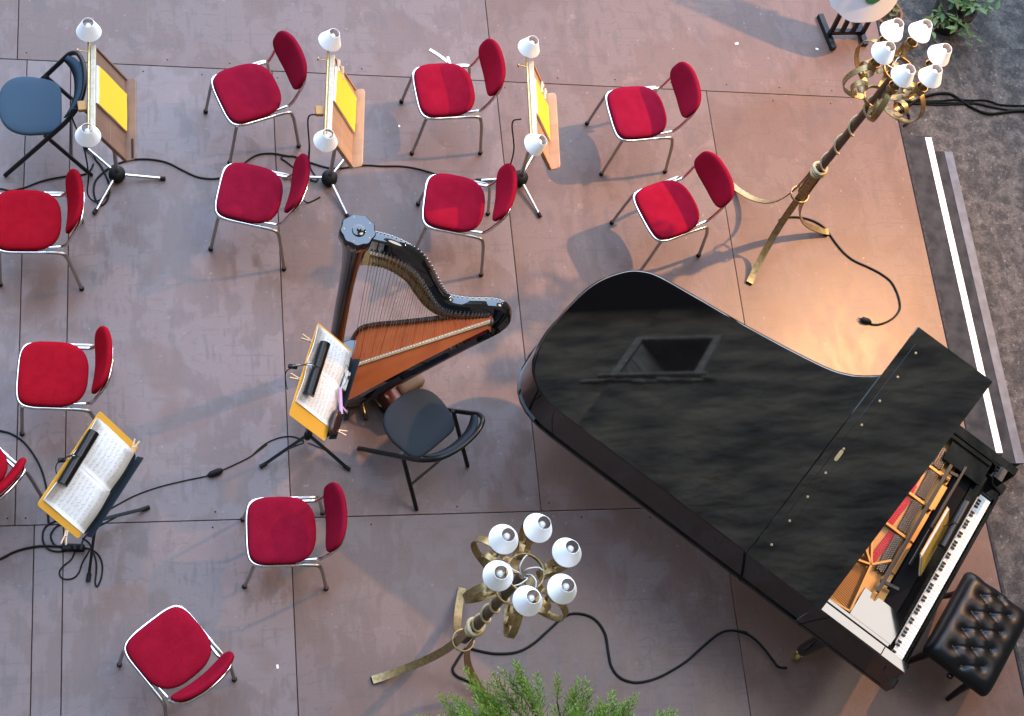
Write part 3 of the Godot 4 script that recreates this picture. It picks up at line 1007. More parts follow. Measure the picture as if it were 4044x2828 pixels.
# ---------------------------------------------------------------- cables
func cable(pts, r, y, label, called = "cable", m = null, group = ""):
	var p = []
	for q in pts: p.append(V(q[0], y + r, q[1]))
	var st = begin()
	tube(st, curve(p, 6), r, 7)
	return solo(called, st, m if m != null else M.cable, label, "cable", group)

# ---------------------------------------------------------------- harp
func harp():
	var t = thing("concert_harp", "black concert harp with orange soundboard and brass neck plate", "harp", V(1.151, 0, -3.493), -16.98)
	var st = begin()
	var cp = []
	var cr = []
	for q in [[0.085, 0.02, 0.052], [0.083, 0.14, 0.050], [0.081, 0.20, 0.046], [0.076, 0.27, 0.042], [0.055, 0.6, 0.042], [0.038, 0.9, 0.042], [0.026, 1.16, 0.043], [0.017, 1.38, 0.048], [0.010, 1.56, 0.060], [0.004, 1.68, 0.074], [0.002, 1.73, 0.080]]:
		cp.append(V(q[0], q[1], 0))
		cr.append(q[2])
	tube(st, cp, cr, 18)
	part("column", st, M.lacquer, t)
	st = begin()
	var o = []
	for k in 54:
		var a = TAU * k / 54
		o.append(Vector2(cos(a), sin(a)) * (0.091 + 0.0035 * cos(a * 9.0)))
	plate(st, o, 1.715, 1.80, 0.006, Vector3.ZERO, Basis.IDENTITY, true)
	var cap = part("capital", st, M.lacquer, t)
	st = begin()
	lathe(st, [[0.034, 1.8], [0.035, 1.804], [0.032, 1.807], [0.012, 1.808], [0.010, 1.814], [0.006, 1.818], [0.0, 1.819]], V(0.004, 0, 0.004), Basis.IDENTITY, 22)
	part("capital_boss", st, M.lacquer, cap)
	st = begin()
	for k in 5:
		var a = k * TAU / 5 + 0.4
		lathe(st, [[0.003, 1.80], [0.0026, 1.8018], [0.0, 1.8025]], V(cos(a) * 0.072, 0, sin(a) * 0.072), Basis.IDENTITY, 8)
	part("screws", st, M.brass, cap)
	var outer = [[0.03, 1.79], [0.094, 1.795], [0.169, 1.798], [0.264, 1.773], [0.352, 1.712], [0.425, 1.603], [0.492, 1.466], [0.543, 1.380], [0.587, 1.345], [0.674, 1.372], [0.793, 1.440], [0.871, 1.432], [0.925, 1.348], [0.930, 1.230], [0.895, 1.130]]
	var inner = [[0.03, 1.655], [0.095, 1.658], [0.178, 1.664], [0.282, 1.629], [0.343, 1.581], [0.407, 1.487], [0.480, 1.351], [0.541, 1.255], [0.613, 1.236], [0.719, 1.286], [0.800, 1.330], [0.835, 1.29], [0.840, 1.23], [0.828, 1.17], [0.82, 1.13]]
	var lower = [[0.045, 1.43], [0.129, 1.474], [0.208, 1.479], [0.313, 1.412], [0.389, 1.291], [0.464, 1.181], [0.545, 1.12], [0.629, 1.119], [0.717, 1.169], [0.795, 1.246], [0.815, 1.28]]
	var f2 = func(l):
		var r = []
		for q in l: r.append(Vector2(q[0], q[1]))
		return curve(r, 4)
	var A = f2.call(outer)
	var I = f2.call(inner)
	I.reverse()
	var ob = Basis(V(1, 0, 0), V(0, 0, 1), V(0, 1, 0))
	st = begin()
	plate(st, A + I, -0.034, 0.034, 0.010, Vector3.ZERO, ob, true)
	part("neck", st, M.lacquer, t)
	var I2 = f2.call(inner.slice(0, 11))
	var L2 = f2.call(lower)
	L2.reverse()
	st = begin()
	plate(st, I2 + L2, -0.010, 0.010, 0.002, Vector3.ZERO, ob)
	var pl = part("action_plate", st, M.brass, t)
	# strings, pins and levers
	var top = f2.call(inner.slice(1, 11))
	var low = f2.call(lower.slice(1, 11))
	var sa = V(0.195, 0.075, 0)
	var sb = V(0.838, 1.205, 0)
	var pins = begin()
	var discs = begin()
	var knobs = begin()
	for k in 46:
		var f = k / 45.0
		var i = f * (top.size() - 1.001)
		var i0 = int(i)
		var tp = top[i0].lerp(top[i0 + 1], i - i0)
		var j = f * (low.size() - 1.001)
		var lw = low[int(j)].lerp(low[int(j) + 1], j - int(j))
		var bt = sa.lerp(sb, f)
		var s1 = begin()
		var thick = lerpf(0.0014, 0.0007, f)
		tube(s1, [V(tp.x, tp.y + 0.005, 0.022), bt + V(0, 0.004, 0.0)], thick, 4)
		var mm = M.string_red if k % 7 == 0 else (M.string_black if k % 7 == 3 else M.string_gut)
		part("string", s1, mm, t)
		lathe(pins, [[0.0035, -0.01], [0.0035, 0.03], [0.0, 0.031]], V(tp.x, tp.y + 0.004, 0.0), ob, 6)
		box(pins, V(tp.x + 0.001, tp.y + 0.016, 0.037), V(0.009, 0.034, 0.010), Basis.IDENTITY, 0.001)
		for e in [0.45, 0.85]:
			var m2 = tp.lerp(lw, e)
			lathe(discs, [[0.0, 0.013], [0.006, 0.013], [0.006, 0.016], [0.0, 0.016]], V(m2.x, m2.y, 0.0), ob, 8)
			lathe(discs, [[0.002, 0.016], [0.002, 0.022], [0.0, 0.022]], V(m2.x + 0.003, m2.y, 0.0), ob, 5)
	for k in 40:
		var i = 2.0 + k / 39.0 * (A.size() - 16.0)
		var q = A[int(i)].lerp(A[int(i) + 1], i - int(i))
		lathe(knobs, [[0.0032, 0.0], [0.0036, 0.004], [0.002, 0.006], [0.0, 0.0065]], V(q.x, q.y - 0.001, -0.02), Basis.IDENTITY, 6)
	part("tuning_pins", pins, M.steel, pl).set_meta("kind", "stuff")
	part("discs", discs, M.pins, pl).set_meta("kind", "stuff")
	part("neck_studs", knobs, M.steel, t).set_meta("kind", "stuff")
	# soundboard and body: cross-sections along the slope
	var a0 = V(0.19, 0.065, 0)
	var ln = (V(0.84, 1.21, 0) - a0).normalized()
	var nb = V(ln.y, -ln.x, 0)         # away from the strings
	var sec = [[-0.045, 0.15], [-0.035, 0.205], [-0.01, 0.243], [0.03, 0.262], [0.12, 0.258], [0.25, 0.238], [0.45, 0.200], [0.65, 0.165], [0.9, 0.125], [1.1, 0.095], [1.32, 0.064]]
	var left = []
	var right = []
	for q in sec:
		left.append(Vector2(q[0], -q[1]))
		right.append(Vector2(q[0], q[1]))
	right.reverse()
	var bb = Basis(ln, -nb, V(0, 0, 1))
	var ol = curve(left, 3) + curve(right, 3)
	st = begin()
	plate(st, ol, -0.012, -0.004, 0.001, a0, bb)
	part("soundboard", st, M.soundboard, t)
	for s in [-1.0, 1.0]:
		st = begin()
		var e = []
		for q in sec: e.append(a0 + ln * q[0] + V(0, 0, s * (q[1] + 0.004)) + nb * 0.004)
		ribbon(st, curve(e, 3), nb, 0.034, 0.024)
		part("edge_binding", st, M.lacquer, t)
	st = begin()
	ribbon(st, [a0 + ln * -0.02 - nb * -0.001, a0 + ln * 0.6 - nb * -0.001, a0 + ln * 1.31 - nb * -0.001], V(0, 0, 1), 0.026, 0.008)
	var strip = part("centre_strip", st, M.palewood, t)
	st = begin()
	for k in 46:
		var q = sa.lerp(sb, k / 45.0)
		lathe(st, [[0.0042, 0.0], [0.004, 0.0035], [0.0, 0.0045]], q + nb * -0.004 + V(0, 0, 0.0), bb, 6)
	part("string_eyelets", st, M.ivory, strip).set_meta("kind", "stuff")
	st = begin()
	var prev = []
	for q in sec.slice(1):
		var ring = []
		var depth = lerpf(0.20, 0.075, clamp(q[0] / 1.32, 0.0, 1.0))
		for k in 13:
			var g = PI * k / 12.0
			ring.append(a0 + ln * q[0] + V(0, 0, -cos(g) * q[1]) + nb * (0.014 + sin(g) * depth))
		if prev.size() > 0:
			for k in 12: quad(st, prev[k], ring[k], ring[k + 1], prev[k + 1])
		else:
			for k in range(1, 12): tri(st, ring[0], ring[k], ring[k + 1])
		prev = ring
	for k in range(1, 12): tri(st, prev[0], prev[k + 1], prev[k])
	part("body", st, M.lacquer, t)
	# base with pedals
	st = begin()
	var bo = []
	for p in super_outline(0.155, 0.20, 3.0, 2.6, 32): bo.append(p + Vector2(0.235, 0.0))
	plate(st, bo, 0.02, 0.060, 0.010, Vector3.ZERO, Basis.IDENTITY, true)
	var base = part("base", st, M.lacquer, t)
	for s in [[0.06, -0.16], [0.06, 0.16], [0.36, -0.14], [0.36, 0.14]]:
		st = begin()
		lathe(st, [[0.0, 0.0], [0.022, 0.0], [0.024, 0.012], [0.018, 0.021], [0.0, 0.021]], V(s[0], 0, s[1]), Basis.IDENTITY, 12)
		part("base_foot", st, M.satin, base)
	for k in 7:
		var a = deg_to_rad([-62.0, -40.0, -18.0, 18.0, 40.0, 62.0, 84.0][k])
		var d = V(cos(a), 0, sin(a))
		var c = V(0.22, 0.045, 0)
		st = begin()
		tube(st, [c + d * 0.19, c + d * 0.29 + V(0, -0.008, 0)], 0.006, 7)
		var pd = part("pedal", st, M.brass, t)
		st = begin()
		box(st, c + d * 0.305 + V(0, -0.01, 0), V(0.05, 0.012, 0.026), Basis(V(0, 1, 0), -a), 0.004)
		part("pedal_shoe", st, M.rubber, pd)
	return t

# ---------------------------------------------------------------- grand piano
func pv(u, y, v):
	return V(u, y, -v)

func piano():
	var t = thing("grand_piano", "black concert grand piano with half-raised lid and open keyboard", "piano", V(4.292, 0, -1.344), 49.42)
	var st = begin()
	var rim = []
	for q in [[-0.140, 0.03], [-0.140, 0.6], [-0.140, 1.2], [-0.140, 1.9], [-0.140, 2.36], [-0.128, 2.50], [-0.085, 2.61], [0.0, 2.685], [0.16, 2.722], [0.36, 2.712], [0.50, 2.678], [0.62, 2.605], [0.695, 2.51], [0.735, 2.40], [0.77, 2.19], [0.80, 1.94], [0.84, 1.66], [0.89, 1.39], [0.94, 1.26], [1.01, 1.15], [1.11, 1.04], [1.22, 0.93], [1.30, 0.80], [1.326, 0.65], [1.33, 0.4], [1.33, 0.03]]:
		rim.append(pv(q[0], 0.838, q[1]))
	ribbon(st, curve(rim, 4), V(0, 1, 0), 0.325, 0.055)
	part("case_rim", st, M.lacquer, t)
	st = begin()
	var low = []
	for p in curve(rim, 2): low.append(V(p.x, 0.690, p.z))
	ribbon(st, low, V(0, 1, 0), 0.022, 0.075)
	part("case_moulding", st, M.lacquer, t)
	st = begin()
	var floor_ = []
	for p in curve(rim, 2): floor_.append(Vector2(p.x * 0.985 + 0.008, p.z))
	plate(st, floor_, 0.66, 0.682, 0.002)
	part("underside", st, M.satin, t)
	# arms in front of the lid, with rounded fronts
	for s in [0, 1]:
		var uu = -0.140 if s == 0 else 1.33
		st = begin()
		var o = []
		for q in [[0.63, 1.003], [0.20, 1.003], [0.15, 0.985], [0.115, 0.93], [0.095, 0.86], [0.06, 0.805], [0.02, 0.785], [-0.02, 0.775], [-0.035, 0.755], [-0.035, 0.66], [0.63, 0.66]]:
			o.append(Vector2(-q[0], q[1]))
		plate(st, o, -0.034, 0.034, 0.008, V(uu, 0, 0), Basis(V(0, 0, 1), V(1, 0, 0), V(0, 1, 0)))
		part("arm", st, M.lacquer, t)
		st = begin()
		box(st, pv(-0.092 if s == 0 else 1.272, 0.975, 0.40), V(0.026, 0.05, 0.44), Basis.IDENTITY, 0.004)
		part("arm_liner", st, M.lacquer, t)
	# lid, hinged on the long side
	var th = deg_to_rad(26.0)
	var LB = Basis(V(cos(th), sin(th), 0), V(-sin(th), cos(th), 0), V(0, 0, -1))
	var hinge = V(-0.17, 1.010, 0)
	var lo = [Vector2(-0.004, 0.615)]
	var crv = []
	for q in [[-0.004, 1.6], [-0.006, 2.36], [0.008, 2.52], [0.060, 2.635], [0.167, 2.707], [0.331, 2.737], [0.561, 2.723], [0.715, 2.683], [0.845, 2.600], [0.91, 2.518], [0.945, 2.416], [0.973, 2.194], [1.002, 1.938], [1.041, 1.659], [1.089, 1.389], [1.131, 1.267], [1.182, 1.183], [1.27, 1.08], [1.40, 0.95], [1.50, 0.85], [1.55, 0.74]]:
		crv.append(Vector2(q[0], q[1]))
	lo.append_array(curve(crv, 4))
	lo.append(Vector2(1.565, 0.615))
	st = begin()
	plate(st, lo, -0.006, 0.022, 0.011, hinge, LB, true)
	part("lid", st, M.lacquer, t)
	st = begin()
	box(st, hinge + LB * V(0.781, 0.0345, 0.866), V(1.570, 0.020, 0.506), LB, 0.003)
	var flap = part("lid_flap", st, M.lacquer, t)
	st = begin()
	box(st, hinge + LB * V(0.775, 0.0475, 1.048), V(1.41, 0.006, 0.052), LB, 0.0025)
	part("lid_moulding", st, M.lacquer, flap)
	for k in 9:
		st = begin()
		lathe(st, [[0.0075, 0.0], [0.007, 0.002], [0.0, 0.003]], hinge + LB * V(0.12 + k * 0.165, 0.0506, 1.043), LB, 10)
		part("screw", st, M.palebrass, flap)
	st = begin()
	var lk = super_outline(0.011, 0.036, 4.0, 4.0, 20)
	var lk2 = []
	for p in lk: lk2.append(Vector2(p.y, p.x))
	plate(st, lk2, 0.0506, 0.0526, 0.0006, hinge + LB * V(0.735, 0, 1.043), LB)
	part("lock_plate", st, M.palebrass, flap)
	st = begin()
	tube(st, [pv(1.27, 0.99, 1.02), hinge + LB * V(1.30, -0.004, 1.0)], 0.012, 8)
	part("lid_prop", st, M.lacquer, t)
	# keybed, keys, fallboard
	st = begin()
	box(st, pv(0.6125, 0.645, 0.10), V(1.40, 0.065, 0.30), Basis.IDENTITY, 0.01)
	part("keybed", st, M.lacquer, t)
	st = begin()
	box(st, pv(0.6125, 0.695, -0.024), V(1.36, 0.075, 0.024), Basis.IDENTITY, 0.006)
	part("key_slip", st, M.lacquer, t)
	for s in [-0.044, 1.264]:
		st = begin()
		box(st, pv(s, 0.725, 0.062), V(0.066, 0.078, 0.15), Basis.IDENTITY, 0.005)
		part("key_block", st, M.lacquer, t)
	st = begin()
	box(st, V(0, 0, 0), V(0.0222, 0.022, 0.148), Basis.IDENTITY, 0.0016)
	var wk = done(st)
	st = begin()
	box(st, V(0, 0, 0), V(0.0110, 0.014, 0.094), Basis.IDENTITY, 0.002)
	var bk = done(st)
	for k in 52:
		var o = part("white_key", wk, M.ivory, t)
		o.position = pv((k + 0.5) * 1.225 / 52.0, 0.729, 0.074)
	for k in 51:
		var step = (k + 5) % 7            # A B C D E F G ...
		if step == 6 or step == 2: continue
		var o = part("black_key", bk, M.ebony, t)
		o.position = pv((k + 1.0) * 1.225 / 52.0, 0.747, 0.101)
	st = begin()
	var fo = []
	for q in [[0.086, 0.757], [0.092, 0.80], [0.115, 0.87], [0.142, 0.922], [0.165, 0.940], [0.205, 0.940], [0.205, 0.757]]:
		fo.append(Vector2(-q[0], q[1]))
	plate(st, fo, -0.614, 0.614, 0.003, V(0.6125, 0, 0), Basis(V(0, 0, 1), V(1, 0, 0), V(0, 1, 0)))
	part("fallboard", st, M.lacquer, t)
	st = begin()
	box(st, pv(0.61, 0.915, 0.262), V(1.30, 0.01, 0.11), Basis.IDENTITY, 0.002)
	part("felt_shelf", st, M.blackfelt, t)
	# cast plate, pins, felt, strings
	st = begin()
	var po = []
	for q in [[-0.07, 0.33], [1.28, 0.33], [1.28, 0.78], [1.05, 1.05], [0.86, 1.3], [0.74, 1.9], [0.68, 2.4], [0.5, 2.6], [0.1, 2.63], [-0.07, 2.4]]:
		po.append(Vector2(q[0], -q[1]))
	plate(st, po, 0.905, 0.925, 0.002)
	part("cast_plate", st, M.goldplate, t)
	for q in [[1.03, 0.34, 1.02, 0.95], [0.80, 0.34, 0.79, 1.1], [0.545, 0.36, 0.54, 1.3]]:
		st = begin()
		ribbon(st, [pv(q[0], 0.945, q[1]), pv(q[2], 0.955, q[3])], V(1, 0, 0), 0.016, 0.034)
		part("plate_strut", st, M.goldplate, t)
	for q in [[0.60, 0.66, 0.27, 0.49], [0.36, 0.60, 0.262, 0.488], [0.262, 0.486, -0.055, 0.455], [0.262, 0.486, 0.20, 0.66], [-0.055, 0.455, -0.075, 0.62], [0.262, 0.486, 0.36, 0.40]]:
		st = begin()
		ribbon(st, [pv(q[0], 0.962, q[1]), pv(q[2], 0.962, q[3])], V(0, 1, 0), 0.030, 0.012)
		part("plate_strut", st, M.goldplate, t)
	for q in [[0.06, 0.22, 0.31, 0.36], [0.32, 0.52, 0.33, 0.36], [0.56, 0.77, 0.33, 0.37], [0.82, 1.0, 0.32, 0.36]]:
		st = begin()
		box(st, pv((q[0] + q[1]) * 0.5, 0.930, (q[2] + q[3]) * 0.5), V(q[1] - q[0], 0.012, q[3] - q[2]), Basis.IDENTITY, 0.004)
		part("plate_web", st, M.goldplate, t)
	for q in [[1.05, 1.20, 0.520], [0.945, 1.01, 0.516], [0.885, 0.94, 0.508], [0.82, 0.88, 0.50], [0.562, 0.785, 0.498], [0.29, 0.53, 0.475]]:
		st = begin()
		box(st, pv((q[0] + q[1]) * 0.5, 0.932, q[2]), V(q[1] - q[0], 0.014, 0.046), Basis(V(0, 1, 0), -0.10 if q[0] < 0.6 else 0.0), 0.004)
		part("red_felt", st, M.redfelt, t)
	var pins = begin()
	for r in 5:
		for k in 64:
			var u = 0.27 + k * 0.0144 + (r % 2) * 0.007
			if absf(u - 1.03) < 0.018 or absf(u - 0.80) < 0.018 or absf(u - 0.545) < 0.018: continue
			var v = 0.402 + r * 0.0125 + (u - 0.6) * 0.03
			lathe(pins, [[0.0050, 0.925], [0.0050, 0.962], [0.0035, 0.964], [0.0, 0.964]], pv(u, 0, v), Basis.IDENTITY, 6)
	part("tuning_pins", pins, M.pins, t).set_meta("kind", "stuff")
	var wires = begin()
	for k in 74:
		var u = 0.29 + k * 0.0122
		if absf(u - 1.03) < 0.014 or absf(u - 0.80) < 0.014 or absf(u - 0.545) < 0.014: continue
		var far = 2.3 if u < 0.6 else (1.75 if u < 0.8 else (1.2 if u < 1.0 else 0.9))
		tube(wires, [pv(u, 0.950, 0.43), pv(u - 0.01, 0.948, far)], 0.0016, 4)
	part("treble_strings", wires, M.steel, t).set_meta("kind", "stuff")
	var bass = begin()
	for k in 24:
		var u = -0.045 + k * 0.0118
		tube(bass, [pv(u, 0.955, 0.47), pv(u + 0.26, 0.957, 2.1)], 0.0026, 5)
	part("bass_strings", bass, M.copper, t).set_meta("kind", "stuff")
	# music shelf ends and sliding desk frame
	st = begin()
	var tb = []
	for q in [[1.115, 0.175], [1.322, 0.175], [1.322, 0.445], [1.115, 0.445]]: tb.append(Vector2(q[0], -q[1]))
	plate(st, tb, 0.968, 0.982, 0.002)
	part("shelf_end", st, M.lacquer, t)
	st = begin()
	tb = []
	for q in [[-0.078, 0.172], [-0.02, 0.166], [0.06, 0.168], [0.095, 0.174], [0.115, 0.195], [0.118, 0.360], [0.085, 0.368], [0.085, 0.398], [0.118, 0.404], [0.118, 0.452], [-0.078, 0.452]]: tb.append(Vector2(q[0], -q[1]))
	plate(st, tb, 0.968, 0.982, 0.002)
	part("shelf_end", st, M.lacquer, t)
	for q in [[0.13, 1.10, 0.385, 0.022], [0.39, 1.15, 0.305, 0.016]]:
		st = begin()
		box(st, pv((q[0] + q[1]) * 0.5, 1.0, q[2]), V(q[1] - q[0], 0.014, q[3]), Basis.IDENTITY, 0.003)
		part("desk_rail", st, M.satin, t)
	for q in [1.06, 0.215]:
		st = begin()
		box(st, pv(q, 0.996, 0.345), V(0.024, 0.012, 0.058 if q > 1.0 else 0.12), Basis(V(0, 1, 0), 0.2), 0.003)
		part("desk_link", st, M.satin, t)
	# legs with casters, pedal lyre
	for q in [[-0.03, 0.36], [1.22, 0.36], [0.30, 2.28]]:
		st = begin()
		lathe(st, [[0.0, 0.09], [0.034, 0.09], [0.040, 0.14], [0.046, 0.40], [0.060, 0.58], [0.072, 0.62], [0.072, 0.662], [0.0, 0.662]], pv(q[0], 0, q[1]), Basis.IDENTITY, 16)
		var l = part("leg", st, M.lacquer, t)
		st = begin()
		lathe(st, [[0.012, -0.014], [0.038, -0.014], [0.042, -0.010], [0.042, 0.010], [0.038, 0.014], [0.012, 0.014]], pv(q[0], 0.042, q[1]) + V(-0.02, 0, 0), Basis(V(1, 0, 0), V(0, 0, 1), V(0, -1, 0)), 18)
		part("caster_wheel", st, M.brass, l)
		st = begin()
		box(st, pv(q[0], 0.078, q[1]), V(0.07, 0.03, 0.05), Basis.IDENTITY, 0.006)
		part("caster_fork", st, M.brass, l)
	st = begin()
	for s in [-0.05, 0.05]:
		tube(st, [pv(0.6125 + s, 0.63, 0.30), pv(0.6125 + s * 1.4, 0.14, 0.26)], 0.014, 8)
	box(st, pv(0.6125, 0.12, 0.24), V(0.24, 0.06, 0.10), Basis.IDENTITY, 0.008)
	var ly = part("pedal_lyre", st, M.lacquer, t)
	for k in 3:
		st = begin()
		box(st, pv(0.5525 + k * 0.06, 0.105, 0.15), V(0.026, 0.010, 0.10), Basis.IDENTITY, 0.004)
		part("pedal", st, M.brass, ly)
	return t

func piano_world(u, y, v):
	return V(4.292 + 0.6505 * u - 0.7595 * v, y, -1.344 - 0.7595 * u - 0.6505 * v)

func piano_music():
	var t = thing("music_folder", "worn yellow folder of music leaning on the piano's music rail", "folder", V(4.292, 0, -1.344), 49.42)
	var mB = Basis(V(1, 0, 0), V(0, sin(-0.48), cos(-0.48)).normalized(), V(0, cos(0.48), -sin(0.48)))
	var c = pv(0.56, 1.09, 0.285)
	for k in 5:
		var st = begin()
		var off = V(0.006 * sin(k * 2.3), 0.0055 * k, 0.004 * cos(k * 1.7))
		box(st, c + mB * off, V(0.355 - 0.004 * (k % 2), 0.004, 0.222 - 0.006 * (k % 3)), mB, 0.0008)
		part("cover" if k == 4 or k == 0 else "sheaf", st, M.folder_old if k == 4 else (M.folder_orange if k == 0 else M.paper), t)
	return t

# ---------------------------------------------------------------- tufted bench
func bench():
	var t = thing("piano_bench", "black leather tufted piano bench beside the keyboard", "bench", V(5.004, 0, -1.546), 49.42)
	var st = begin()
	var NX = 60
	var NZ = 42
	var LX = 0.315
	var LZ = 0.232
	var btn = []
	for i in range(-2, 3):
		for j in range(-1, 2):
			btn.append(Vector2(i * 0.132 + (0.0 if j % 2 == 0 else 0.066), j * 0.104))
	var hgt = func(x, z):
		var y = 0.0
		var ex = absf(x) / LX
		var ez = absf(z) / LZ
		y -= 0.050 * pow(ex, 10.0) + 0.050 * pow(ez, 8.0)
		y += 0.012 * (1.0 - ex * ex) * (1.0 - ez * ez)
		var d1 = 9.0
		var d2 = 9.0
		var b1 = Vector2.ZERO
		var b2 = Vector2.ZERO
		for b in btn:
			var d = (b - Vector2(x, z)).length()
			if d < d1:
				d2 = d1
				b2 = b1
				d1 = d
				b1 = b
			elif d < d2:
				d2 = d
				b2 = b
		y -= 0.014 * exp(-d1 * d1 / 0.00035) + 0.014 * exp(-d1 * d1 / 0.0026)
		# crease running between neighbouring buttons
		for b in btn:
			for c in btn:
				var l = (c - b).length()
				if l < 0.128 and l > 0.05 and b.y < c.y:
					var dir = (c - b) / l
					var q = Vector2(x, z) - b
					var s = q.dot(dir)
					if s > 0.0 and s < l:
						var e = absf(q.cross(dir))
						y -= 0.0075 * exp(-e * e / 0.00005)
		return y
	var g = []
	for i in NX + 1:
		var row = []
		for j in NZ + 1:
			var x = lerpf(-LX, LX, i / float(NX))
			var z = lerpf(-LZ, LZ, j / float(NZ))
			var r = 0.03
			var cx = clamp(x, -LX + r, LX - r)
			var cz = clamp(z, -LZ + r, LZ - r)
			var o = Vector2(x - cx, z - cz)
			if o.length() > r: o = o.normalized() * r
			row.append(V(cx + o.x, 0.492 + hgt.call(cx + o.x, cz + o.y), cz + o.y))
		g.append(row)
	for i in NX:
		for j in NZ:
			quad(st, g[i][j], g[i][j + 1], g[i + 1][j + 1], g[i + 1][j])
	var edge = []
	for i in NX: edge.append(g[i][0])
	for j in NZ: edge.append(g[NX][j])
	for i in NX: edge.append(g[NX - i][NZ])
	for j in NZ: edge.append(g[0][NZ - j])
	for k in edge.size():
		var a = edge[k]
		var b = edge[(k + 1) % edge.size()]
		quad(st, a, b, V(b.x, 0.395, b.z), V(a.x, 0.395, a.z))
	var cush = part("cushion", st, M.leather, t)
	for b in btn:
		if absf(b.x) > LX - 0.02: continue
		st = begin()
		lathe(st, [[0.0075, -0.002], [0.0065, 0.002], [0.0, 0.004]], V(b.x, 0.492 + hgt.call(b.x, b.y), b.y), Basis.IDENTITY, 10)
		part("button", st, M.leather, cush)
	st = begin()
	box(st, V(0, 0.362, 0), V(0.54, 0.064, 0.36), Basis.IDENTITY, 0.006)
	part("apron", st, M.satin, t)
	for sx in [-1.0, 1.0]:
		for sz in [-1.0, 1.0]:
			st = begin()
			tube(st, [V(sx * 0.235, 0.34, sz * 0.150), V(sx * 0.25, 0.17, sz * 0.162), V(sx * 0.27, 0.0, sz * 0.178)], [0.028, 0.022, 0.017], 8)
			part("leg", st, M.satin, t)
		st = begin()
		lathe(st, [[0.0, 0.0], [0.006, 0.0], [0.006, 0.035], [0.020, 0.035], [0.022, 0.042], [0.018, 0.056], [0.0, 0.058]], V(sx * 0.27, 0.362, 0), Basis(V(0, 1, 0), V(sx, 0, 0), V(0, 0, 1)), 14)
		part("height_knob", st, M.satin, t)
	return t

# ---------------------------------------------------------------- plants
func leaf_mesh(l, w, curl):
	var st = begin()
	var P = []
	for i in 5:
		var f = i / 4.0
		var ww = w * sin(PI * pow(f, 0.75)) * 0.5
		P.append([V(f * l, curl * f * f * -l, -ww), V(f * l, curl * f * f * -l - w * 0.12 * sin(PI * f), 0), V(f * l, curl * f * f * -l, ww)])
	for i in 4:
		quad(st, P[i][0], P[i + 1][0], P[i + 1][1], P[i][1])
		quad(st, P[i][1], P[i + 1][1], P[i + 1][2], P[i][2])
	return done(st)

func pot_plant(called, label, x, z, y, pr, ph, cr, ch, leaves, m, seed_, leaf_l, label_cat = "plant", potm = null):
	var rng = RandomNumberGenerator.new()
	rng.seed = seed_
	var t = thing(called, label, label_cat, V(x, y, z), 0.0)
	var st = begin()
	lathe(st, [[0.0, 0.0], [pr * 0.72, 0.0], [pr * 0.92, ph * 0.8], [pr, ph * 0.82], [pr, ph], [pr * 0.88, ph], [pr * 0.86, ph * 0.9], [0.0, ph * 0.9]], Vector3.ZERO, Basis.IDENTITY, 24)
	part("pot", st, potm if potm != null else M.terracotta, t)
	st = begin()
	lathe(st, [[pr * 0.86, ph * 0.905], [pr * 0.4, ph * 0.93], [0.0, ph * 0.92]], Vector3.ZERO, Basis.IDENTITY, 16)
	part("soil", st, M.soil, t)
	var stems = begin()
	var tips = []
	for k in 26:
		var a = rng.randf() * TAU
		var r = cr * sqrt(rng.randf())
		var hh = ph + ch * (0.45 + 0.55 * rng.randf()) * (1.2 - 1.1 * r / cr) - 0.3 * ph * r / cr
		var tip = V(cos(a) * r, hh, sin(a) * r)
		var p = [V(cos(a) * pr * 0.2, ph * 0.88, sin(a) * pr * 0.2), V(cos(a) * r * 0.5, lerpf(ph, hh, 0.6), sin(a) * r * 0.5), tip]
		tube(stems, p, [0.006, 0.004, 0.002], 5)
		tips.append(p)
	part("stems", stems, M.bark, t)
	var crown = Node3D.new()
	crown.name = "crown"
	t.add_child(crown)
	var kinds = [leaf_mesh(leaf_l, leaf_l * 0.42, 0.25), leaf_mesh(leaf_l * 0.8, leaf_l * 0.38, 0.45), leaf_mesh(leaf_l * 1.15, leaf_l * 0.45, 0.1)]
	for k in leaves:
		var p = tips[k % tips.size()]
		var f = 0.25 + 0.75 * rng.randf()
		var q = p[0].lerp(p[1], f * 2.0) if f < 0.5 else p[1].lerp(p[2], f * 2.0 - 1.0)
		var o = part("leaf", kinds[k % 3], m, crown)
		var a = rng.randf() * TAU
		o.transform = Transform3D(Basis(V(0, 1, 0), a) * Basis(V(0, 0, 1), rng.randf_range(-0.5, 0.6)) * Basis(V(1, 0, 0), rng.randf_range(-0.5, 0.5)), q + V(rng.randf_range(-1, 1), rng.randf_range(-1, 1), rng.randf_range(-1, 1)) * 0.02)
	return t

